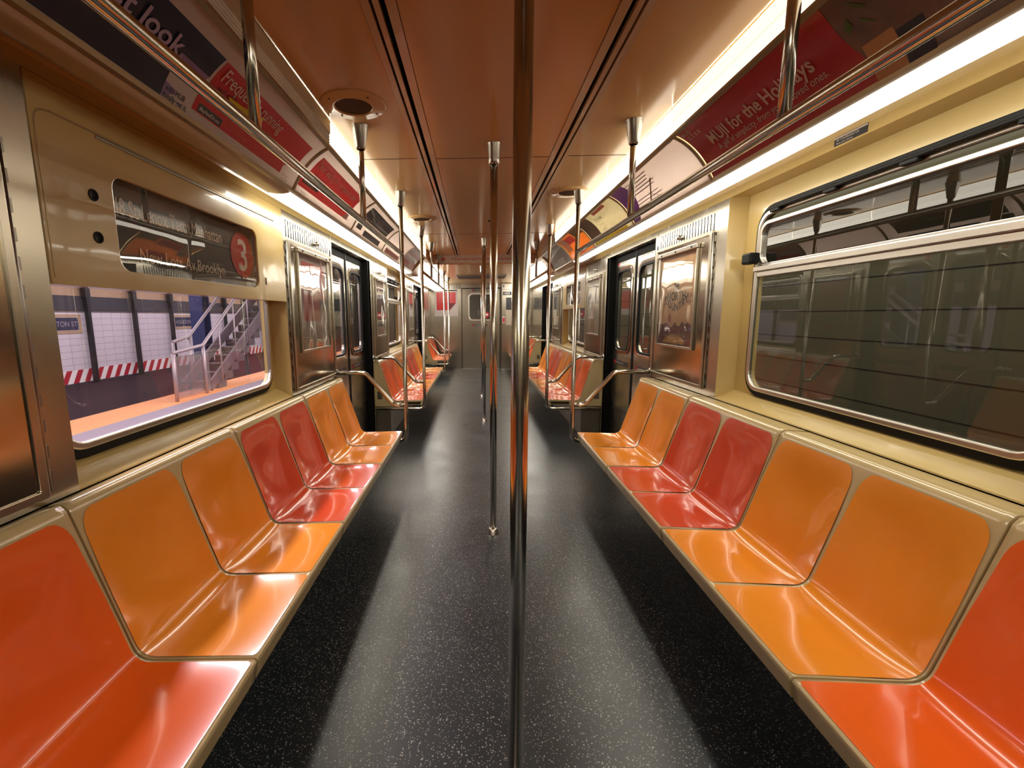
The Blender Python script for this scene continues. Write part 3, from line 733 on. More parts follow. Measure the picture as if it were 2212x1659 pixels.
def grab_rail(s, y0, y1, hangers, label, zt=CEIL):
    x = .727; z = 1.957; root = thing('overhead_grab_rail', (s * x, (y0 + y1) / 2, z), label, 'handrail')
    m = MB(); m.tube([(s * x, y0, z), (s * x, y1, z)], .0175, 18); m.build('rail', chrome, root)
    for y in hangers:
        top = CEIL if y < 7.65 else 2.30
        m = MB(); m.tube([(s * x, y, z + .012), (s * x, y, top - .02)], .0165, 16); h = m.build('hanger', chrome, root)
        m = MB(); cup(m, s * x, y, top); sub(h, m, 'ceiling_cup', cup_m)
for s in (-1, 1):
    grab_rail(s, -1.3, 3.832, (.05, 1.335, 2.56), 'long overhead grab rail above the near %s bench' % SIDE[s])
    grab_rail(s, 5.288, 8.852, (6.40, 7.60), 'distant overhead grab rail above the middle %s bench' % SIDE[s])
def centre_pole(y, label, top=CEIL - .004, r=.0225):
    root = thing('centre_pole', (0, y, 0), label, 'pole', 'floor to ceiling poles along the aisle')
    m = MB(); m.tube([(0, y, .02), (0, y, top - .02)], r, 28); m.build('pole', chrome, root)
    m = MB(); m.lathe((0, y, top - .115), [(r + .0005, -.004), (r + .006, 0), (r + .008, .004), (r + .011, .03), (r + .014, .109), (r + .016, .115)], 28)
    c = m.build('ceiling_socket', cup_m, root)
    m = MB()
    for a in (.5, 2.6, 4.2, 5.4): m.lathe((0 + (r + .011) * math.cos(a), y + (r + .011) * math.sin(a), top - .09), [(.0, 0), (.003, .002), (.0035, -.002)], 8)
    sub(c, m, 'set_screws', rubber)
    m = MB(); m.lathe((0, y, 0), [(r + .017, 0), (r + .015, .006), (r + .006, .034), (r + .003, .038), (r, .038)], 28); m.build('floor_socket', alu, root)
centre_pole(1.12, 'thick nearest chrome pole crossing the whole picture from top to bottom')
centre_pole(2.83, 'second chrome aisle pole, its foot standing mid-floor')
centre_pole(6.07, 'third chrome aisle pole, thin and far down the car')
centre_pole(7.98, 'farthest and thinnest chrome aisle pole before the end door', 2.30)

# ------------------------------------------------------------------ lamp housings and advertising cards
P0, P1, P2 = (.872, 2.318), (1.0025, 2.2685), (1.083, 2.105)
NC = 40
curve = [tuple((1 - t) ** 2 * a + 2 * t * (1 - t) * b + t * t * c for a, b, c in zip(P0, P1, P2)) for t in [i / NC for i in range(NC + 1)]]
CL = [0.]
for i in range(NC): CL.append(CL[-1] + math.dist(curve[i], curve[i + 1]))
AL = CL[-1]
def adpos(s, y, t, h=0.):
    """point on the curved card rail: t measured down the card, h lifts it towards the aisle"""
    t = max(0, min(AL, t)); i = 0
    while i < NC - 1 and CL[i + 1] < t: i += 1
    f = (t - CL[i]) / (CL[i + 1] - CL[i]); (x0, z0), (x1, z1) = curve[i], curve[i + 1]
    x, z = x0 + (x1 - x0) * f, z0 + (z1 - z0) * f
    d = Vector((x1 - x0, z1 - z0)).normalized(); n = Vector((d.y, -d.x))      # towards the aisle and down
    if n.x > 0: n = -n
    return Vector((s * (x + n.x * h), y, z + n.y * h))
def ad_patch(m, s, ya, yb, t0, t1, h, mi=0, skew=0., bulge=None):
    """card area between two y positions (skew shifts the far end with t), following the curve"""
    n = max(2, int(abs(t1 - t0) / .012)); vs = []
    for i in range(n + 1):
        t = t0 + (t1 - t0) * i / n; k = skew * (t - t0)
        y2 = yb + k + (bulge(t) if bulge else 0)
        vs += [adpos(s, ya, t, h), adpos(s, y2, t, h)]
    m.add(vs, [(2 * i, 2 * i + 1, 2 * i + 3, 2 * i + 2) for i in range(n)], mi, True)
def ad_poly(m, s, pts, h, mi=0): m.add([adpos(s, y, t, h) for y, t in pts], [list(range(len(pts)))], mi)
def ad_text(m, s, string, y, t, size, sx=1., mi=0, h=.0022, bold=.0, align='LEFT'):
    sg = 1 if s < 0 else -1
    vs, fs = text_shape(string, align, bold)
    h += size * size * .5; m.add([adpos(s, y + sg * a * size * sx, t - b * size, h) for a, b in vs], fs, mi)
def ad_fit(m, s, string, ya, yb, t, size, mi=0, h=.0022, bold=.0):
    vs, fs = text_shape(string, 'LEFT', bold); x0 = min(v[0] for v in vs); x1 = max(v[0] for v in vs)
    h += size * size * .5; m.add([adpos(s, ya + (yb - ya) * (a - x0) / (x1 - x0), t - b * size, h) for a, b in vs], fs, mi)
def ribbed():
    m = bpy.data.materials.new('ribbed_lamp_lens'); m.use_nodes = True; nt = m.node_tree; b = nt.nodes['Principled BSDF']
    b.inputs['Base Color'].default_value = (.8, .78, .7, 1); b.inputs['Emission Color'].default_value = (1., .90, .70, 1); b.inputs['Roughness'].default_value = .35
    tc = nt.nodes.new('ShaderNodeTexCoord'); sp = nt.nodes.new('ShaderNodeSeparateXYZ'); nt.links.new(tc.outputs['Object'], sp.inputs[0])
    mu = nt.nodes.new('ShaderNodeMath'); mu.operation = 'MULTIPLY'; mu.inputs[1].default_value = 2 * PI / .0136; nt.links.new(sp.outputs[2], mu.inputs[0])
    sn = nt.nodes.new('ShaderNodeMath'); sn.operation = 'SINE'; nt.links.new(mu.outputs[0], sn.inputs[0])
    ml = nt.nodes.new('ShaderNodeMath'); ml.operation = 'LESS_THAN'; ml.inputs[1].default_value = .285; nt.links.new(sp.outputs[2], ml.inputs[0])
    m3 = nt.nodes.new('ShaderNodeMath'); m3.operation = 'MULTIPLY'; nt.links.new(sn.outputs[0], m3.inputs[0]); nt.links.new(ml.outputs[0], m3.inputs[1])
    ad = nt.nodes.new('ShaderNodeMath'); ad.operation = 'MULTIPLY_ADD'; ad.inputs[1].default_value = .30; ad.inputs[2].default_value = .95; nt.links.new(m3.outputs[0], ad.inputs[0])
    nt.links.new(ad.outputs[0], b.inputs['Emission Strength']); return m
lens_rib = ribbed()
def housing(s, y0, y1, lower, upper, label):
    root = thing('ceiling_light', (s * 1.0, (y0 + y1) / 2, 2.10), label, 'light', 'lamp housings along the %s side' % SIDE[s])
    g = .004
    pu = [(.862, 2.443), (.862, 2.385), (.866, 2.381)] + [(.866 + .0035 * (k % 2) + .001 * k / 8, 2.381 - .0068 * k) for k in range(1, 9)]
    m = MB(); m.strip([(s * x, z) for x, z in pu], y0 + g, y1 - g, 0); m.build('upper_lens', upper, root, recalc=False)
    pl = [(1.094, 2.101), (1.10, 2.094), (1.14, 2.090), (1.18, 2.092), (1.208, 2.098), (1.211, 2.104), (1.2115, 2.114)]
    m = MB(); m.strip([(s * x, z) for x, z in pl], y0 + g, y1 - g, 0, True); m.build('lower_lens', lower, root, recalc=False)
    m = MB(); m.solid_strip([(s * x, z) for x, z in ((1.211, 2.116), (1.215, 2.114), (1.2175, 2.116), (1.2175, 2.15), (1.211, 2.15))], y0 + g, y1 - g); m.build('shield_lip', cream, root)  # opaque lip added to shield the wall band from the lens
    # bronze card rails, end frame and the back pan of the fitting
    m = MB()
    m.solid_strip([(s * x, z) for x, z in ((.864, 2.327), (.864, 2.315), (.878, 2.306), (.886, 2.314), (.874, 2.322))], y0, y1)
    m.solid_strip([(s * x, z) for x, z in ((1.076, 2.116), (1.078, 2.100), (1.094, 2.098), (1.096, 2.112), (1.088, 2.122))], y0, y1)
    m.build('card_rails', brown_rail, root)
    for ye in (y0, y1):
        m = MB(); sg = .010 if ye == y0 else -.010; n = 16; vs = []
        for i in range(n + 1):
            t = AL * i / n; a = adpos(s, ye, t, .006); b = adpos(s, ye + sg, t, .006); c = adpos(s, ye, t, -.012); d = adpos(s, ye + sg, t, -.012); vs += [a, b, d, c]
        m.add(vs, [(4 * i + j, 4 * i + (j + 1) % 4, 4 * i + 4 + (j + 1) % 4, 4 * i + 4 + j) for i in range(n) for j in range(4)], 0, True)
        m.build('end_frame', brown_rail, root)
    lit = lower is lens_on
    m = MB(); m.tube([(s * 1.075, y0 + .03, 2.28), (s * 1.075, y1 - .03, 2.28)], .016, 12); m.build('fluorescent_tube', tube_on if lit else tube_off, root)
    m = MB(); m.solid_strip([(s * x, z) for x, z in ((.868, 2.444), (.87, 2.44), (1.205, 2.44), (1.205, 2.15), (1.218, 2.15), (1.218, 2.444))], y0 + .002, y1 - .002); m.build('back_pan', wpaper, root)
    return root
LH = {-1: [(-1.65, -.25, lens_on, lens_up), (-.25, 2.48, lens_off, lens_off), (2.48, 3.60, lens_on, lens_up), (3.60, 4.74, lens_on, lens_up), (4.74, 5.86, lens_on, lens_up), (5.86, 6.98, lens_on, lens_up)],
      1: [(-1.65, -.25, lens_on, lens_up), (-.25, 2.42, lens_on, lens_rib), (2.42, 3.54, lens_on, lens_up), (3.54, 4.66, lens_on, lens_up), (4.66, 5.74, lens_on, lens_up), (5.74, 6.98, lens_off, lens_off)]}
NAMES = {-1: ['lit lamp housing behind the viewer on the left', 'long unlit lamp housing above the left window', 'lit lamp housing above left wall panel, second from the picture edge', 'lit lamp housing over the first left doors', 'lit lamp housing just past the first left doors', 'last lit lamp housing before the lowered ceiling on left'],
         1: ['lit lamp housing behind the viewer on the right', 'long bright lamp housing above the right window', 'bright lamp housing above right wall panel', 'bright lamp housing over the first right doors', 'bright lamp housing just past the first right doors', 'unlit brown lamp housing before the lowered ceiling on right']}
for s in (-1, 1):
    for k, (a, b, lo, up) in enumerate(LH[s]): housing(s, a, b, lo, up, NAMES[s][k])
def card(s, y0, y1, base, label, paint):
    root = thing('advertising_card', tuple(adpos(s, (y0 + y1) / 2, AL / 2)), label, 'advertisement', 'curved cards along the ceiling')
    m = MB(); ad_patch(m, s, y0, y1, .0, AL, .0006, 0); ad_patch(m, s, y0, y1, .0, AL, -.0006, 0); m.build('card_sheet', base, root, recalc=False)
    paint(root, s, y0, y1); return root
def c_navy(root, s, y0, y1):
    m = MB(); ad_patch(m, s, y0 + .06, 1.605, .068, .150, .0014); ad_patch(m, s, y0 + .06, 1.462, .150, .292, .0014); m.build('printed_navy_field', navy, root, recalc=False)
    m = MB(); ad_poly(m, s, [(1.462, .15), (1.605, .15), (1.572, .192), (1.462, .192)], .0022); ad_poly(m, s, [(1.462, .245), (1.53, .256), (1.462, .291)], .0018); m.build('printed_purple_tab', purple, root)
    m = MB(); ad_text(m, s, 'shape', .98, .092, .075, .8, 1, bold=.02); ad_fit(m, s, 'the waist look.', .93, 1.468, .168, .082, 0, bold=.02)
    ad_text(m, s, 'with HUB', 1.468, .268, .024, .95, 2, bold=.02); ad_text(m, s, 'totally get it.', 1.468, .290, .024, .95, 2, bold=.02); ad_text(m, s, 'women', 1.49, .172, .018, 1, 0)
    m.build('printed_lettering', [lilac, mat('card_gold_text', (.5, .42, .3), .4), ink], root)
def c_freq(root, s, y0, y1):
    m = MB(); ad_patch(m, s, 1.618, 2.40, .070, .178, .0014); ad_patch(m, s, 1.60, 2.285, .178, .268, .0014); ad_poly(m, s, [(2.285, .178), (2.40, .178), (2.33, .215), (2.285, .225)], .0018, 1); m.build('printed_red_field', [adred, darkred], root, recalc=False)
    m = MB(); ad_poly(m, s, [(1.72, .155), (1.80, .150), (1.95, .128), (1.965, .165), (1.93, .20), (1.84, .185), (1.76, .178)], .0065); m.build('printed_yellow_burst', yellow, root)
    m = MB(); ad_fit(m, s, 'Frequently running', 1.645, 2.10, .132, .072, 0, bold=.01); ad_text(m, s, 'and still late?', 1.66, .170, .04, .8, 1, bold=.01)
    ad_text(m, s, 'iMayHaveIDA.com', 1.632, .258, .020, .80, 0, h=.0026, bold=.02); ad_text(m, s, '#MayHaveIDA', 1.86, .25, .016, .9, 3); ad_text(m, s, 'talk to your', 2.31, .27, .016, .8, 4); ad_text(m, s, 'doctor today', 2.31, .288, .016, .8, 4)
    ad_patch(m, s, 1.625, 1.765, .236, .264, .0020, 2)
    m.build('printed_lettering', [whiteink, darkred, charcoal, pinkish, mat('card_rust_text', (.4, .1, .08), .4)], root)
def c_often(root, s, y0, y1):
    m = MB(); ad_patch(m, s, 2.545, 3.40, .060, .188, .0014); ad_patch(m, s, 2.50, 3.40, .188, .262, .0014); ad_poly(m, s, [(3.28, .262), (3.405, .262), (3.405, .19)], .0018, 1); m.build('printed_red_field', [adred, paper], root, recalc=False)
    m = MB(); ad_fit(m, s, 'Often waiting for everyone to leave', 2.565, 3.31, .125, .064, 0, bold=.01); ad_text(m, s, 'before you go?', 2.60, .172, .038, .85, 1)
    ad_patch(m, s, 2.53, 2.76, .205, .235, .0020, 2); ad_text(m, s, 'iMayHaveIDA.com', 2.54, .228, .022, .86, 0, h=.0026, bold=.02); ad_text(m, s, 'Ask about it', 2.56, .285, .018, .9, 3); ad_text(m, s, '#IDA', 3.42, .26, .02, .9, 3)
    m.build('printed_lettering', [whiteink, darkred, charcoal, greyink], root)
def c_dark(root, s, y0, y1):
    m = MB(); ad_patch(m, s, y0 + .08, y1 - .12, .05, .20, .0014); ad_patch(m, s, y0 + .3, y1 - .2, .235, .285, .0014, 1); ad_patch(m, s, y0 + .06, y0 + .2, .21, .26, .0016, 0); m.build('printed_dark_field', [charcoal, navy], root, recalc=False)
    m = MB(); ad_text(m, s, 'Health family', y0 + .45, .13, .05, .8, 0); m.build('printed_lettering', greyink, root)
def c_pink(root, s, y0, y1):
    m = MB(); ad_patch(m, s, y0 + .2, y1 - .1, .05, .12, .0014, 0); ad_patch(m, s, y0 + .1, y0 + .6, .20, .27, .0014, 1); ad_patch(m, s, y0 + .75, y1 - .08, .18, .28, .0014, 2); m.build('printed_blocks', [mat('card_mauve', (.40, .22, .22), .4), pinkish, adred], root, recalc=False)
def c_pale(root, s, y0, y1):
    m = MB(); ad_patch(m, s, y0 + .1, y1 - .2, .24, .29, .0014); m.build('printed_red_band', mat('card_soft_red', (.6, .15, .12), .4), root, recalc=False)
card(-1, -.20, 1.585, paper, 'navy and white curved card reading the waist look, top left', c_navy)
card(-1, 1.587, 2.465, paper, 'red curved card reading Frequently, with yellow burst, top left', c_freq)
card(-1, 2.495, 3.59, paper, 'red curved card reading Often waiting for everyone to leave', c_often)
card(-1, 3.615, 4.73, paper, 'charcoal curved card with dim text over the first left doors', c_dark)
card(-1, 4.755, 5.85, paper, 'plain pinkish curved card left of the first left stanchion', c_pale)
card(-1, 5.875, 6.97, adgrey, 'mauve and pink curved card nearest the lowered ceiling on left', c_pink)
def c_muji(root, s, y0, y1):
    m = MB()
    def edge(t): u = t / AL; return 0
    # the red field ends in a rounded edge against a brown photograph
    n = 24; vs = []
    for i in range(n + 1):
        t = AL * i / n; vs += [adpos(s, y1 - .002, t, .0014), adpos(s, 1.47 + .045 * math.sin(PI * min(1, i / n * 1.1)) - .03 * (i / n), t, .0014)]
    m.add(vs, [(2 * i, 2 * i + 1, 2 * i + 3, 2 * i + 2) for i in range(n)], 0, True); m.build('printed_red_field', deepred, root, recalc=False)
    m = MB(); ad_patch(m, s, 1.375, 1.472, .185, AL - .01, .0022, 0); ad_patch(m, s, 1.30, 1.375, .2, AL - .01, .0022, 1)
    m.build('printed_wood_block', [wood_ad, navy], root, recalc=False)
    m = MB()
    for y, t, a, ln in ((1.445, .02, .3, .09), (1.42, .05, 1.2, .07), (1.455, .09, 2.0, .06), (1.40, .03, .0, .05), (1.43, .11, 1.0, .06)):
        ad_poly(m, s, [(y, t), (y - ln * .5 * math.cos(a) + .012, t + ln * .5 * math.sin(a) * .8), (y - ln * math.cos(a), t + ln * math.sin(a) * .8), (y - ln * .5 * math.cos(a) - .012, t + ln * .5 * math.sin(a) * .8 + .012)], .0024)
    m.build('printed_leaves', plantgreen, root)
    m = MB(); ad_fit(m, s, 'MUJI for the Holidays', 2.262, 1.625, .158, .082, 0, bold=.02); ad_fit(m, s, 'A gift of simplicity, from you to loved ones.', 2.245, 1.60, .200, .040, 0, bold=.008)
    ad_text(m, s, 'MUJI', 2.385, .048, .040, .95, 0, bold=.02)
    for k in range(4):
        ad_patch(m, s, 2.37 - k * .028, 2.348 - k * .028, .060, .064, .002, 0); ad_patch(m, s, 2.37 - k * .028, 2.348 - k * .028, .072, .076, .002, 0); ad_patch(m, s, 2.362 - k * .028, 2.357 - k * .028, .056, .080, .002, 0)
    m.build('printed_lettering', whiteink, root)
def c_lines(root, s, y0, y1):
    m = MB()
    for k in range(5): ad_patch(m, s, y1 - .10 - .012 * k, y1 - .62 + .03 * (k % 3), .040 + k * .022, .046 + k * .022, .0014, 0)
    for k in range(4): ad_patch(m, s, y1 - .10, y1 - .58 - .03 * (k % 2), .175 + k * .022, .180 + k * .022, .0014, 0)
    m.build('printed_text_lines', greyink, root, recalc=False)
    m = MB()
    n = 12; vs = []
    for i in range(n + 1):
        t = AL * i / n; vs += [adpos(s, y1 - 0 if 0 else y0 + 1.09, t, .0014), adpos(s, y0 + .86 - 0 + .0 * t, t, .0014)]
    ad_patch(m, s, y1 - .01, y1 - .012, 0, AL, .0014)
    m2 = MB(); n = 14; vs = []
    for i in range(n + 1):
        t = AL * i / n; vs += [adpos(s, y1 - .004, t, .0014), adpos(s, y1 - .02 - .24 * math.cos(PI / 2 * abs(i / n - .25)), t, .0014)]
    m2.add(vs, [(2 * i, 2 * i + 1, 2 * i + 3, 2 * i + 2) for i in range(n)], 0, True)
    m2.build('printed_violet_field', adpurple, root, recalc=False)
    m = MB(); ad_poly(m, s, [(y1 - .36, .12), (y1 - .345, .11), (y1 - .60, .24), (y1 - .615, .25)], .002); ad_poly(m, s, [(y1 - .60, .10), (y1 - .585, .095), (y1 - .36, .26), (y1 - .375, .265)], .002); m.build('printed_crossed_strokes', mat('card_taupe', (.35, .28, .22), .4), root)
def c_creamy(root, s, y0, y1):
    m = MB(); ad_patch(m, s, y1 - .05, y0 + .1, .262, .295, .0014, 0); ad_patch(m, s, y1 - .005, y1 - .35, .0, .25, .0014, 1); ad_patch(m, s, y0 + .2, y0 + .55, .02, .05, .0016, 2); m.build('printed_blocks', [yellow, adbrown, pinkish], root, recalc=False)
    m = MB(); ad_text(m, s, 'Try it today', y1 - .45, .11, .05, .8, 0, bold=.01); ad_text(m, s, 'in store now', y1 - .45, .16, .03, .8, 0); ad_text(m, s, 'open late', y1 - .45, .21, .03, .8, 1); m.build('printed_lettering', [ink, greyink], root)
def c_orange(root, s, y0, y1):
    m = MB(); ad_patch(m, s, y0 + .01, y0 + .35, .0, .10, .0014, 0); ad_patch(m, s, y0 + .4, y0 + .75, .04, .13, .0016, 1); ad_patch(m, s, y1 - .3, y1 - .05, .02, .2, .0016, 2); ad_patch(m, s, y0 + .3, y0 + .6, .22, .28, .0016, 1); m.build('printed_blocks', [adgreen, adred, adcream], root, recalc=False)
def c_grey(root, s, y0, y1):
    m = MB(); ad_patch(m, s, y0 + .3, y0 + .7, .2, .28, .0014, 0); m.build('printed_block', adcream, root, recalc=False)
card(1, -.20, 2.40, adbrown, 'deep red curved card reading MUJI for the Holidays, top right', c_muji)
card(1, 2.44, 3.52, paper, 'white curved card with text lines and violet end on right', c_lines)
card(1, 3.56, 4.64, adcream, 'cream and yellow curved card over the first right doors', c_creamy)
card(1, 4.68, 5.72, adorange, 'orange and green curved card past the first right doors', c_orange)
card(1, 5.76, 6.96, adgrey, 'dull grey curved card nearest the lowered ceiling on right', c_grey)

# wide wrap-around lamps under the lowered ceiling
def wide_lamp(s, y0, y1, label):
    root = thing('wraparound_light', (s * 1.05, (y0 + y1) / 2, 2.1), label, 'light', 'wide lamps under the lowered ceiling')
    pr = fillet([(s * .87, 0, 2.298), (s * .90, 0, 2.17), (s * 1.0, 0, 2.11), (s * 1.20, 0, 2.10), (s * 1.218, 0, 2.15)], [.05, .05, .02], 4)
    m = MB(); m.strip([(p.x, p.z) for p in pr], y0, y1, 0, True); k = [(p.x, y, p.z) for y in (y0,) for p in pr]
    m.add([(p.x, y0, p.z) for p in pr], [list(range(len(pr)))], 0); m.add([(p.x, y1, p.z) for p in pr], [list(range(len(pr)))], 0)
    m.build('lens', lens_far, root, recalc=False)
    m = MB(); m.box(min(s * .86, s * 1.215), max(s * .86, s * 1.215), y0 + .01, y1 - .01, 2.285, 2.298); m.build('base_pan', cream, root)
lens_far = emis('lit_wide_lens', (1., .95, .84), 7.)
for s in (-1, 1):
    wide_lamp(s, 7.76, 9.80, 'wide bright lamp under the lowered ceiling, nearer on %s' % SIDE[s])
    wide_lamp(s, 9.90, 12.02, 'wide bright lamp under the lowered ceiling, farther on %s' % SIDE[s])
# filler between the last housing and the lowered ceiling
for s in (-1, 1):
    m = MB(); m.solid_strip([(s * x, z) for x, z in ((.862, 2.445), (.862, 2.32), (.93, 2.27), (1.08, 2.105), (1.22, 2.10), (1.22, 2.445))], 6.985, 7.69)
    struct(m.build('trim_%d' % (1 if s < 0 else 2), ceil_m, bevel=.004))

# ------------------------------------------------------------------ speakers
def speaker(x, y, label):
    root = thing('ceiling_speaker', (x, y, CEIL), label, 'speaker', 'round ceiling speakers')
    m = MB(); m.lathe((x, y, CEIL), [(.155, 0), (.155, -.004), (.148, -.009), (.10, -.011), (.094, -.014), (.089, -.012), (.087, -.006)], 48); m.build('trim_ring', ceil_m, root)
    m = MB(); m.lathe((x, y, CEIL - .007), [(.0, 0), (.088, 0)], 40); m.build('speaker_grille', mat('speaker_mesh', (.10, .055, .03), .9, spec=.1), root)
    m = MB()
    for a in (.7, 2.3, 3.9, 5.5): m.lathe((x + .125 * math.cos(a), y + .125 * math.sin(a), CEIL - .0125), [(.0, 0), (.005, .001), (.005, .004)], 8)
    m.build('screws', rubber, root)
speaker(-.695, 2.315, 'round speaker with brown grille in ceiling above left bench')
speaker(-.665, 4.85, 'round ceiling speaker farther down on the left')
speaker(.66, 3.92, 'round ceiling speaker on the right behind the rail hanger')

# ------------------------------------------------------------------ signs and small labels
def label_strip():
    s = 1; fr = sfr(1, W[1]); y0, y1 = 1.87, 2.03
    fm = lambda a, b: fr(y0 + y1 - a, b, .0035)
    m = MB(); m.fbox(fr, y0, y1, 2.122, 2.156, -.001, .002, 0); m.fbox(fr, y0, y1, 2.148, 2.154, .002, .003, 1)
    m.text(fm, 'Air Conditioned Car', y0 + .012, 2.137, .014, .95, 1, 'LEFT', .02); m.text(fm, 'Please close windows', y0 + .012, 2.126, .010, .95, 1, 'LEFT', .01)
    tag(m.build('notice_sticker', [ink, whiteink]), 'small black and white notice sticker above the right window', 'sticker')
label_strip()
def line_map():
    Y = 7.698; fr = yfr(Y); root = thing('line_map_sign', (.1, Y, 2.30), 'long white line map with red route line across the lowered ceiling', 'sign')
    m = MB(); m.fbox(fr, -.72, .95, 2.315, 2.448, 0, .012); m.build('sign_board', wpaper, root, bevel=.003)
    m = MB(); m.fbox(fr, -.52, .93, 2.377, 2.386, .012, .0135); m.add([fr(-.65 + .028 * math.cos(t), 2.38 + .028 * math.sin(t), .0135) for t in [2 * PI * i / 24 for i in range(24)]], [list(range(24))]); m.build('route_line', adred, root)
    m = MB()
    for k in range(30):
        x = -.50 + k * .048; ln = .03 + .02 * ((k * 7) % 3) / 2
        m.add([fr(x, 2.392, .0138), fr(x + .005, 2.392, .0138), fr(x + ln * .6 + .005, 2.392 + ln, .0138), fr(x + ln * .6, 2.392 + ln, .0138)], [(0, 1, 2, 3)])
        if k % 3: m.fbox(fr, x, x + .02, 2.355, 2.366, .0125, .0137)
    m.text(lambda a, b: fr(a, b, .0145), '3', -.65, 2.364, .045, 1, 1, 'CENTER', .02); m.text(lambda a, b: fr(a, b, .0145), 'Local', -.47, 2.425, .018, 1, 0)
    m.build('station_names', [greyink, whiteink], root)
line_map()
m = MB(); m.box(-.52, .55, 9.7, 10.4, 2.275, 2.299)
for k in range(10): m.box(-.50, .53, 9.73 + k * .066, 9.76 + k * .066, 2.268, 2.276)
tag(m.build('ceiling_vent', steel_d, bevel=.004), 'dark flat air vent on the lowered ceiling before the end door', 'vent')
# end door
def end_door():
    fr = yfr(END + .02); root = thing('door_13', (.03, END, 0), None, None); struct(root)
    m = MB(); m.ring(fr, rrect(-.49, .55, .02, 2.18, .004), rrect(-.28, .36, 1.36, 2.02, .09), -.04, 0); m.build('door_leaf', steel_end, root, bevel=.003)
    m = MB(); m.box(-.502, -.488, END - .024, END + .02, .0, 2.2); m.box(.548, .562, END - .024, END + .02, .0, 2.2); m.box(-.502, .562, END - .024, END + .02, 2.18, 2.2); m.build('door_gasket', rubber, root)
    m = MB(); m.ring(fr, rrect(-.325, .405, 1.315, 2.065, .12), rrect(-.285, .365, 1.355, 2.025, .09), 0, .014); m.build('window_frame', alu, root, bevel=.004)
    m = MB(); m.disc(fr, rrect(-.28, .36, 1.36, 2.02, .09), -.01); m.build('window_pane', g_right, root)
    m = MB(); m.add([fr(.17 + .085 * math.cos(t), 1.48 + .085 * math.sin(t), -.006) for t in [2 * PI * i / 24 for i in range(24)]], [list(range(24))], 0); m.fbox(fr, .14, .22, 1.455, 1.505, -.006, -.004, 1); m.build('no_entry_sticker', [adred, wpaper], root)
    for z, nme in ((2.115, 'top'), (1.17, 'low')):
        m = MB(); m.fbox(fr, -.22, .20, z, z + .045, 0, .003, 0); m.fbox(fr, -.215, -.17, z + .006, z + .039, .003, .004, 1); m.text(lambda a, b: fr(a, b, .005), 'Do not ride between cars', -.15, z + .014, .03, .8, 2, 'LEFT', .01); m.build('door_notice', [ink, adred, whiteink], root)
    m = MB(); m.tube([fr(.46, 1.25, .03), fr(.46, 1.05, .03)], .012, 10); m.fbox(fr, .44, .48, 1.0, 1.30, 0, .012); m.build('door_handle', steel_d, root)
    m = MB(); m.box(-.49, .55, END - .03, END + .02, 0, .012); m.build('threshold', alu, root)
end_door()
# what the end door window looks into: the next car's dim interior
m = MB(); m.box(-1.2, 1.2, END + 3.0, END + 3.05, .3, 2.4, 0); m.box(-.45, .45, END + 2.96, END + 3.0, .4, 2.2, 1); m.box(-.3, .3, END + 2.93, END + 2.96, 1.2, 2.0, 0)
tag(m.build('next_car', [steel_d, steel]), 'dim steel end of the next subway car seen through end door window', 'train car', None, 'structure')
# cab partition on the right
def cab():
    Y = 12.10; fr = yfr(Y); root = thing('cab_partition', (.95, Y, 0), 'stainless cab wall at the far right with black number plate 1484', 'cab')
    m = MB(); m.box(.58, W[1] - .003, Y, END - .002, 0, 2.29); m.build('cab_wall', steel_end, root, bevel=.004)
    m = MB(); m.box(.56, W[1] - .01, Y - .015, Y, .0, .03); m.build('kick_strip', alu, root)
    m = MB(); m.fbox(fr, .60, .86, 1.985, 2.075, 0, .004, 0); m.text(lambda a, b: fr(a, b, .006), '1484', .615, 2.002, .088, 1.0, 1, 'LEFT', .015); m.fbox(fr, .61, .86, 2.11, 2.15, 0, .003, 1); m.build('number_plate', [ink, whiteink], root)
    m = MB(); m.fbox(fr, .60, .64, 2.19, 2.25, 0, .003, 0); m.text(lambda a, b: fr(a, b, .005), '0', .62, 2.20, .05, 1, 1, 'CENTER', .015); m.build('small_number_plate', [ink, whiteink], root)
    m = MB(); m.fbox(fr, 1.20, 1.31, 1.96, 2.0, 0, .03); m.build('cab_latch', steel_d, root)
cab()
root = thing('wall_poster', (1.0, 12.09, 1.2), 'pale poster with dark top on the cab wall behind the nearest pole', 'poster')
fr = yfr(12.10); m = MB(); m.fbox(fr, .69, 1.33, 1.20, 1.92, .0008, .0024, 0); m.fbox(fr, .69, 1.33, 1.60, 1.92, .0024, .003, 1); m.build('poster_sheet', [adcream, charcoal], root)
def end_poster():
    Y = END - .0005; fr = yfr(Y); root = thing('wall_poster', (-.93, Y, 1.44), 'bright red and white poster on the stainless end wall left of end door', 'poster')
    m = MB(); m.fbox(fr, -1.24, -.60, 1.44, 2.13, 0, .003); m.build('poster_sheet', paper, root)
    m = MB(); m.add([fr(a, b, .0045) for a, b in ((-1.18, 1.61), (-.82, 1.61), (-.66, 1.79), (-.66, 2.09), (-1.18, 2.09))], [(0, 1, 2, 3, 4)], 0); m.add([fr(a, b, .005) for a, b in ((-.82, 1.61), (-.66, 1.79), (-.83, 1.80))], [(0, 1, 2)], 1); m.build('printed_panel', [adred, darkred], root)
    m = MB()
    for k in range(8): m.fbox(fr, -1.15, -.72 - .03 * (k % 3), 2.05 - k * .034, 2.06 - k * .034, .0046, .005)
    m.build('printed_text_lines', pinkish, root)
    m = MB(); m.fbox(fr, -1.22, -.62, 2.13, 2.155, 0, .012); m.build('poster_clip', rubber, root)
end_poster()
m = MB(); m.fbox(yfr(12.10), .60, .66, 1.25, 1.42, 0, .03, 0); m.fbox(yfr(12.10), .605, .655, 1.27, 1.40, .03, .032, 1)
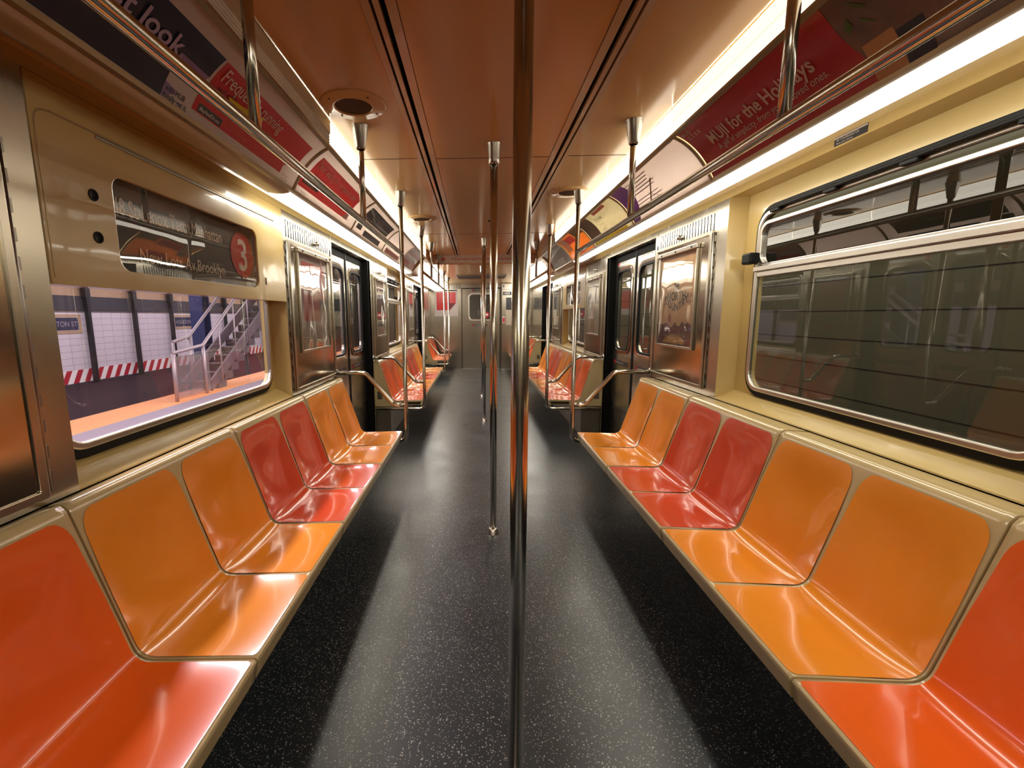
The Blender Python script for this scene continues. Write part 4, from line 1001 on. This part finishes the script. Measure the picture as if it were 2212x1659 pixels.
tag(m.build('emergency_brake_box', [wpaper, adred], bevel=.003), 'tiny red and white box on the edge of the cab wall', 'box')

# ------------------------------------------------------------------ outside, right: the tunnel wall
tun = mat('tunnel_wall_paint', (.20, .18, .125), .55, cvar=(1.5, (.16, .16, .11)))
m = MB(); m.box(2.75, 2.95, -8, 26, -1.2, 3.2, 0)
for z in (.56, .79, 1.03, 1.24, 1.46, 1.70): m.box(2.7485, 2.752, -8, 26, z - .003, z + .003, 1)
tag(m.build('tunnel_wall', [tun, black]), 'dim olive grooved wall outside the big right window', 'wall', None, 'structure')
# ------------------------------------------------------------------ outside, left: the station
plat = mat('platform_concrete', (.030, .024, .028), .9, spec=.02, cvar=(2, (.05, .03, .035)))
stdark = mat('station_dark_paint', (.035, .035, .045), .6)
stdark2 = mat('station_column_black', (.012, .012, .018), .4)
tan = mat('station_tan_tile', (.50, .34, .20), .5, cvar=(5, (.4, .28, .18)))
blue = mat('station_blue_paint', (.030, .045, .15), .5)
rubl = mat('platform_rubber_edge', (.30, .26, .30), .7)
pr_ = mat('station_steel_pink', (.42, .37, .39), .45, .35)
m = MB(); m.box(-1.9, -1.75, -12, 60, -1.25, -.3); m.box(-5.05, -1.75, -12, 60, -1.30, -1.2); struct(m.build('track_bed', stdark))
m = MB(); m.box(-9.02, -5.92, -12, 60, -.25, .0, 0); m.box(-5.92, -5.16, -12, 60, -.25, .004, 1); m.box(-5.16, -4.70, -12, 60, -.30, .004, 2); m.box(-5.2, -4.80, -12, 60, -1.3, -.25, 0)
tag(m.build('platform', [plat, orange_edge, rubl]), 'station platform with orange tactile edge seen through left window', 'platform', None, 'structure')
for x in (-4.25, -2.85):
    m = MB(); m.box(x - .035, x + .035, -12, 60, -1.2, -1.06); tag(m.build('running_rail', steel_d), 'steel running rail on the empty track, %s' % ('nearer the platform' if x < -4 else 'nearer the train'), 'rail', 'rails of the empty track')
m = MB(); X = -9.0
m.box(X - .2, X, -12, 60, .32, 1.63, 0); m.box(X - .2, X, -12, 60, .03, .32, 1); m.box(X - .2, X + .05, -12, 60, 1.63, 1.95, 2); m.box(X - .2, X, -12, 60, 1.95, 2.18, 3); m.box(X - .2, X, -12, 60, 2.18, 3.6, 2); m.box(X - .2, X + .02, -12, 60, -.3, .03, 2)
y = -3.
while y < 40:
    m.add([(X + .004, y, .032), (X + .004, y + .14, .032), (X + .004, y + .30, .318), (X + .004, y + .16, .318)], [(0, 1, 2, 3)], 4); y += .285
tag(m.build('station_wall', [tile_m, wpaper, stdark, tan, mat('warning_stripe_red', (.42, .02, .04), .4)]), 'white tiled station wall with slanted red warning stripes', 'wall', None, 'structure')
for k in range(-6, 16):
    y = 10.03 + 1.405 * k
    m = MB(); m.box(X + .06, X + .15, y - .038, y + .038, .0, 3.3); m.box(X + .05, X + .16, y - .065, y + .065, 1.92, 2.2)
    tag(m.build('station_column', stdark2), 'thin black column standing against the white tiled station wall', 'column', 'black columns along the station wall')
nth = {0: 'nearer the left frame edge', 1: 'beside the blue column', 2: 'beyond the stairs', -1: 'nearest behind the panel', 3: 'farthest along the wall'}
for k in range(-1, 4):
    y0 = 8.80 + 4.215 * k; y1 = y0 + 1.13
    root = thing('station_name_mosaic', (X, (y0 + y1) / 2, 1.13), 'tan framed dark blue station name mosaic on tiled wall, ' + nth[k], 'sign', 'station name mosaics')
    f = lambda a, b, n=0.: Vector((X + n, a, b))
    m = MB(); m.fbox(f, y0, y1, 1.13, 1.545, 0, .012); m.build('mosaic_frame', tan, root)
    m = MB(); m.fbox(f, y0 + .07, y1 - .07, 1.19, 1.49, .012, .016, 1); m.fbox(f, y0 + .085, y1 - .085, 1.205, 1.475, .016, .018, 0); m.build('mosaic_field', [mat('mosaic_blue', (.035, .035, .075), .4), paper], root)
    m = MB(); m.text(lambda a, b: f(a, b, .021), 'HOUSTON ST', (y0 + y1) / 2, 1.285, .155, .92, 0, 'CENTER', .01); m.build('mosaic_lettering', mat('mosaic_letters', (.30, .28, .33), .5), root)
def stairs():
    root = thing('station_staircase', (-6.1, 9.8, 0), 'steel staircase with handrails on the platform behind left window', 'staircase')
    m = MB()
    for k in range(13):
        y = 9.0 + k * .27; m.box(-5.93, -5.42, y, y + .30, .16 * k, .16 * (k + 1)); m.box(-5.93, -5.42, y - .02, y + .03, .16 * (k + 1) - .02, .16 * (k + 1) + .002, 1)
    m.build('steps', [mat('stair_tread', (.10, .08, .09), .5), rubl], root)
    for x in (-5.40, -5.95):
        m = MB(); m.add([(x - .02, 8.7, 0), (x + .02, 8.7, 0), (x - .02, 8.7, .22), (x + .02, 8.7, .22), (x - .02, 12.4, 2.15), (x + .02, 12.4, 2.15), (x - .02, 12.4, 2.45), (x + .02, 12.4, 2.45), (x - .02, 12.4, 0), (x + .02, 12.4, 0)],
                        [(0, 1, 3, 2), (2, 3, 7, 6), (6, 7, 5, 4), (0, 2, 6, 4), (1, 5, 7, 3), (0, 4, 5, 1)]); m.build('stringer', mat('stair_stringer', (.13, .10, .115), .5), root)
    for x, a, b in ((-5.32, 7.52, .845), (-5.97, 8.50, .985)):
        m = MB(); q = .9 if x > -5.6 else .53
        m.tube(fillet([(x, a, b), (x, a + q, b + .09), (x, a + q + 2.4, b + 1.80)], .06), .032, 12); m.tube([(x, a + .02, 0), (x, a + .02, b)], .03, 10); m.tube([(x, a + q, 0), (x, a + q, b + .08)], .03, 10); m.build('handrail', pr_, root)
    m = MB(); m.fbox(lambda a, b, n=0.: Vector((-5.34 - n, a, b)), 7.56, 8.6, .05, .78, 0, .01); m.build('glass_barrier', glass('barrier_glass', (.75, .68, .72), .5, haze=.12), root)
    m = MB()
    for y in (9.0, 9.6, 10.2, 10.8): m.tube([(-5.32, y, (y - 8.7) * .6), (-5.32, y, .95 + (y - 8.42) * .71)], .014, 8)
    m.build('balusters', pr_, root)
stairs()
m = MB(); m.box(-6.75, -6.45, 10.35, 10.39, 0, 3.3); m.box(-6.75, -6.45, 10.62, 10.66, 0, 3.3); m.box(-6.62, -6.58, 10.39, 10.62, 0, 3.3)
tag(m.build('platform_column', blue, bevel=.006), 'blue steel platform column behind the stair handrails', 'column')
m = MB(); m.box(-9.2, -1.0, -12, 60, 3.3, 3.5); struct(m.build('station_ceiling', stdark))
m = MB(); m.box(-9.2, 3.0, 30, 30.2, -1.3, 3.5); struct(m.build('station_far_wall', stdark))

# ------------------------------------------------------------------ lights outside (fluorescent row over the platform, plus two added fills)
def area(name, loc, rot, sx, sy, power, col):
    l = bpy.data.lights.new(name, 'AREA'); l.shape = 'RECTANGLE'; l.size = sx; l.size_y = sy; l.energy = power; l.color = col
    o = bpy.data.objects.new(name, l); COL.objects.link(o); o.location = loc; o.rotation_euler = rot; return o
area('platform_lamp_row', (-7.2, 9, 3.2), (0, 0, 0), .4, 26, 470, (1., .85, .94))
area('sill_fill_light', (-2.7, 8, 3.0), (0, 0, 0), .3, 22, 850, (1., .86, .88))  # added fill above the track, brightens the left window sill
area('tunnel_wall_fill', (2.3, 3, 3.0), (0, .35, 0), .2, 14, 75, (1., .95, .76))  # unseen fill added to lift the dark wall outside the right windows

# ------------------------------------------------------------------ world and view
wd = bpy.data.worlds.new('world'); SC.world = wd; wd.use_nodes = True
wd.node_tree.nodes['Background'].inputs[0].default_value = (.02, .02, .025, 1); wd.node_tree.nodes['Background'].inputs[1].default_value = .3
SC.view_settings.view_transform = 'Standard'; SC.view_settings.look = 'None'; SC.view_settings.gamma = 1; SC.view_settings.use_curve_mapping = False
SC.view_settings.exposure = .38
SC.cycles.max_bounces = 8; SC.cycles.glossy_bounces = 5; SC.cycles.transparent_max_bounces = 16; SC.cycles.sample_clamp_indirect = 8
SC.cycles.use_denoising = True; SC.cycles.caustics_reflective = False
